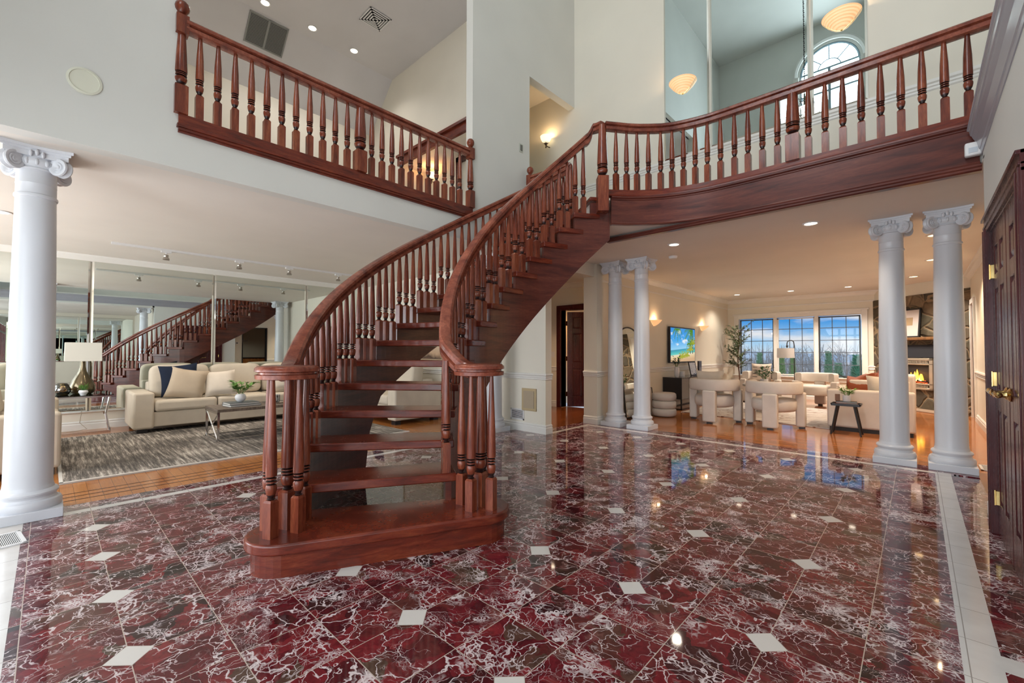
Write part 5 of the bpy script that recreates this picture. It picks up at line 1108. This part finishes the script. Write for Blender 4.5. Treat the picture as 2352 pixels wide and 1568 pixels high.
# ------------------------------------------------------------ recessed lights
def can(label, loc, power, color, group, lens=BULB, r_=.065, ang=130, light=True):
    t = thing('recessed_light', label, 'ceiling light', loc, 0, group)
    obj('trim_ring', MB().lathe([(r_+.02,0),(r_+.018,-.008),(r_,-.008),(r_-.006,.0)], n=28), WHITEP, t, smooth=50); obj('lens', MB().lathe([(0,-.003),(r_-.002,-.003),(r_-.002,0)], n=24), lens, t)
    if light: spot('lamp', (0,0,-.03), power, color, ang, .05, t)
    return t
for (x,y),lb in zip([(-.874,5.954),(-2.426,5.854),(-2.212,12.2),(-3.379,12.1),(-1.12,12.3),(.18,7.6),(.19,9.6),(-.037,11.5)],
    ['recessed light nearest above the marble between the columns','recessed light above the marble behind the stair top','far recessed light above the middle window panel','far left recessed light near the olive tree','far right recessed light above the right window panel','recessed light showing beside the top of the right column','second recessed light beside the right column','recessed light between the two fireplace columns']):
    can(lb, (x,y,CZ), (60 if x < -3.2 else 165) if y > 6.4 else 40, WARM if y > 7 and x > 0 else SOFT, 'recessed ceiling lights of the fireplace room', BULB if y < 6.4 or x < -1 else BULBW)
for (x,y),lb in zip([(-7.95,2.35),(-7.95,3.12),(-7.96,3.91)], ['top left recessed light on the loft ceiling edge','middle recessed light on the loft ceiling edge','lowest recessed light on the loft ceiling edge']):
    can(lb, (x+.12,y,6.998), 45, (1,.95,.92), 'recessed lights of the loft')
for (x,y),lb in zip([(-6.1,-1.0),(-6.1,.3)], ['loft recessed light hidden behind the west foyer wall','second added loft fill light unseen behind the west foyer wall']):  # two added lamps out of view that brighten the loft
    can(lb, (x,y,6.998), 190, (1,.95,.92), 'recessed lights of the loft')
for (x,y),lb in zip([(-7.1,-.38),(-6.0,-1.6)], ['recessed light at the left picture edge over the living room','recessed light over the living room behind the large column']):
    can(lb, (x,y,CZ), 40, SOFT, 'recessed lights of the living room')
for (x,y),lb in zip([(2.2,.2),(3.6,.2),(2.2,-1.4),(3.6,-1.4),(2.6,5.2),(3.6,6.4)], ['near dining recessed light seen in the mirror','far dining recessed light seen in the mirror','rear near dining recessed light','rear far dining recessed light','kitchen recessed light by the doorway','kitchen recessed light over the cabinets']):
    can(lb, (x,y,CZ), 35, SOFT, 'recessed lights of the dining room and kitchen')
can('added unseen hall light just inside the opening beside the pillar', (-4.9,6.3,CZ), 110, (1,.68,.42), 'added lights of the back hall')  # added lamp, out of view, to warm and brighten the hall
can('added unseen light of the small room behind the ajar hall door', (-5.2,8.5,CZ), 90, ORNG, 'added lights of the back hall')  # added orange lamp for the room past the door
# ------------------------------------------------------------ track lighting in the living room
tr = thing('light_track','white ceiling track with spot heads along the living room mirror','track light',(-7.95,0,CZ))
obj('rail', MB().box(-.018,.55,-.03,.018,4.3,0), WHITEP, tr)
def head(x, y, lb, aim=0):
    t = thing('track_spot', lb, 'spotlight', (x,y,CZ-.03), 0, 'track spotlights of the living room')
    obj('adapter', MB().box(-.02,-.06,-.025,.02,.06,0).tube([(0,0,-.02),(0,0,-.06)], .006, 6), WHITEP, t)
    obj('housing', MB().lathe([(.022,-.05),(.03,-.06),(.03,-.075),(.024,-.08),(.024,-.088),(.036,-.10),(.040,-.125),(.034,-.127)], n=20), STEEL, t, smooth=50)
    obj('bulb', MB().lathe([(0,-.124),(.033,-.124),(.033,-.12)], n=16), BULBH, t); spot('lamp', (0,0,-.14), 42, SOFT, 110, .04, t, (0,R(aim),0)); return t
for y, lb in ((1.14,'track spotlight nearest the left column'),(2.07,'second track spotlight along the mirror'),(2.83,'third track spotlight along the mirror'),(3.7,'track spotlight nearest the stair handrail')): head(-7.95, y, lb, -8)
# ------------------------------------------------------------ sconces
ALA = mat('lit_alabaster',(.8,.6,.4),.5,emit=(1,.62,.26),estr=.8); g = NG(ALA); sx = g.n('SeparateXYZ'); g.l(g.pos(True), sx.inputs[0])
rg_ = g.math('SINE', g.math('MULTIPLY', sx.outputs[2], 260)); g.l(g.mix(g.framp(rg_,-1,1), (.85,.33,.09), (1,.62,.30)), g.b.inputs['Emission Color'])
def halfbowl(name, label, loc, rz, r_, h_, group=None, watt=4, m=ALA):
    """half bowl against a wall; wall is local y=0, bowl bulges to -y"""
    t = thing(name, label, 'wall light', loc, rz, group)
    pr = [(.012,-h_),(r_*.22,-h_*.93),(r_*.28,-h_*.86),(r_*.42,-h_*.78),(r_*.46,-h_*.70),(r_*.60,-h_*.58),(r_*.64,-h_*.50),(r_*.76,-h_*.38),(r_*.80,-h_*.30),(r_*.90,-h_*.16),(r_,0),(r_*.97,0)]
    obj('bowl', MB().lathe(pr, n=24, a0=pi, a1=2*pi), m, t, smooth=40); obj('finial', MB().lathe([(0,-h_-.012),(.010,-h_-.006),(.012,-h_+.01)], n=10, a0=pi, a1=2*pi), BRASS, t)
    point('lamp', (0,-r_*.45,.03), watt, (1,.68,.40), .03, t); return t
halfbowl('bowl_sconce','small ribbed alabaster half bowl light on the left part of the upstairs mirror',(-2.44,6.236,5.14),0,.19,.17)
halfbowl('bowl_sconce','large ribbed alabaster half bowl light high on the right part of the upstairs mirror',(-.59,6.236,5.13),0,.19,.17)
halfbowl('bowl_sconce','glowing half bowl sconce on the television wall between the columns and television',(-3.998,8.60,1.87),R(90),.16,.12,'alabaster sconces of the fireplace room',2.2)
halfbowl('bowl_sconce','glowing half bowl sconce on the television wall right of the television',(-3.998,11.35,1.87),R(90),.16,.12,'alabaster sconces of the fireplace room',2.2)
GLS = mat('lit_frosted_glass',(.9,.85,.7),.4,emit=(1,.80,.48),estr=1.5)
def glass_sconce(label, loc, rz, watt=10, lc=(1,.66,.36)):
    t = thing('glass_sconce', label, 'wall light', loc, rz, 'frosted glass wall sconces upstairs')
    obj('glass_shade', MB().lathe([(.03,-.085),(.05,-.07),(.075,-.04),(.095,0),(.105,.04),(.098,.04),(.088,0)], (0,-.115,0), 28), GLS, t, smooth=60)
    b = MB(); b.lathe([(.0,-.175),(.008,-.17),(.016,-.155),(.008,-.14),(.014,-.12),(.034,-.085),(.03,-.08)], (0,-.115,0), 16)
    for k in range(12): a = 2*pi*k/12; b.tube([(.03*cos(a),-.115+.03*sin(a),-.09),(.055*cos(a),-.115+.055*sin(a),-.064)], .004, 4)
    b.tube([(0,0,-.12),(0,-.06,-.13),(0,-.115,-.12)], .008, 6); obj('bracket', b, mat('bronze_bracket',(.10,.06,.035),.4,.5) if 'bronze_bracket' not in bpy.data.materials else bpy.data.materials['bronze_bracket'], t, smooth=50)
    point('lamp', (0,-.115,.03), watt, lc, .05, t); return t
glass_sconce('frosted glass sconce with a bronze bracket in the upper doorway above the stairs',(-4.90,6.25,5.10),0,4)
glass_sconce('frosted glass sconce in the orange lit loft hall behind the balcony balusters',(-7.28,5.45,4.85),0,5,(1,.42,.13))
ld = struct('door_6', MB().box(-6.55,5.38,UZ,-6.45,5.45,5.0).box(-6.55,5.38,4.9,-5.6,5.45,5.0).box(-5.7,5.38,UZ,-5.6,5.45,5.0), W_D, label='dark door frame in the loft hall')
# ------------------------------------------------------------ chandelier (seen in the upstairs mirror)
ch = thing('chandelier','crystal chandelier on a long dark chain, seen in the upstairs mirror','chandelier',(-1.52,2.60,5.15))
b = MB()
for k in range(90):
    z = 1.05+k*.043; b.lathe([(.010,0),(.013,.004),(.010,.008)], (0,0,0), 6, Matrix.Translation((0,0,z)) @ Matrix.Rotation(pi/2,4,'X') @ Matrix.Rotation((k%2)*pi/2,4,'Y') @ Matrix.Scale(1.8,4,(0,0,1)))
obj('chain', b.tube([(0,0,1.0),(0,0,4.85)], .006, 5), BLACKM, ch)
obj('stem', MB().lathe([(0,.02),(.03,.05),(.05,.10),(.02,.16),(.03,.30),(.06,.36),(.02,.42),(.03,.60),(.05,.66),(.02,.72),(.015,1.05)], n=14), BRONZE, ch, smooth=50)
for i in range(12):
    a = 2*pi*i/12; rr_ = .60 if i % 2 == 0 else .42; zz = .20 if i % 2 == 0 else .42
    arm = obj('arm', MB().tube([(.03*cos(a),.03*sin(a),zz),(rr_*.4*cos(a),rr_*.4*sin(a),zz-.12),(rr_*.8*cos(a),rr_*.8*sin(a),zz-.10),(rr_*cos(a),rr_*sin(a),zz+.03)], .009, 6), BRONZE, ch, smooth=60)
    obj('candle', MB().lathe([(.03,zz+.03),(.032,zz+.04),(.011,zz+.045),(.011,zz+.14),(.006,zz+.15),(.008,zz+.17),(0,zz+.19)], (rr_*cos(a),rr_*sin(a),0), 10), WHITEC, arm, smooth=50)
b = MB(); rr = random.Random(6)
for k in range(260):
    z = rr.uniform(-.02,.98); rad = (.10+.28*max(0,1-abs(z-.3)/.7))*rr.uniform(.3,1.0); a = rr.uniform(0,2*pi); s_ = rr.uniform(.012,.024)
    b.lathe([(0,-s_*1.4),(s_,0),(0,s_*1.2)], (rad*cos(a),rad*sin(a),z), 5)
cdp = obj('crystal_drops', b, CRYST, ch); cdp['kind'] = 'stuff'
point('chandelier_glow', (0,0,.5), 20, SOFT, .3, ch)
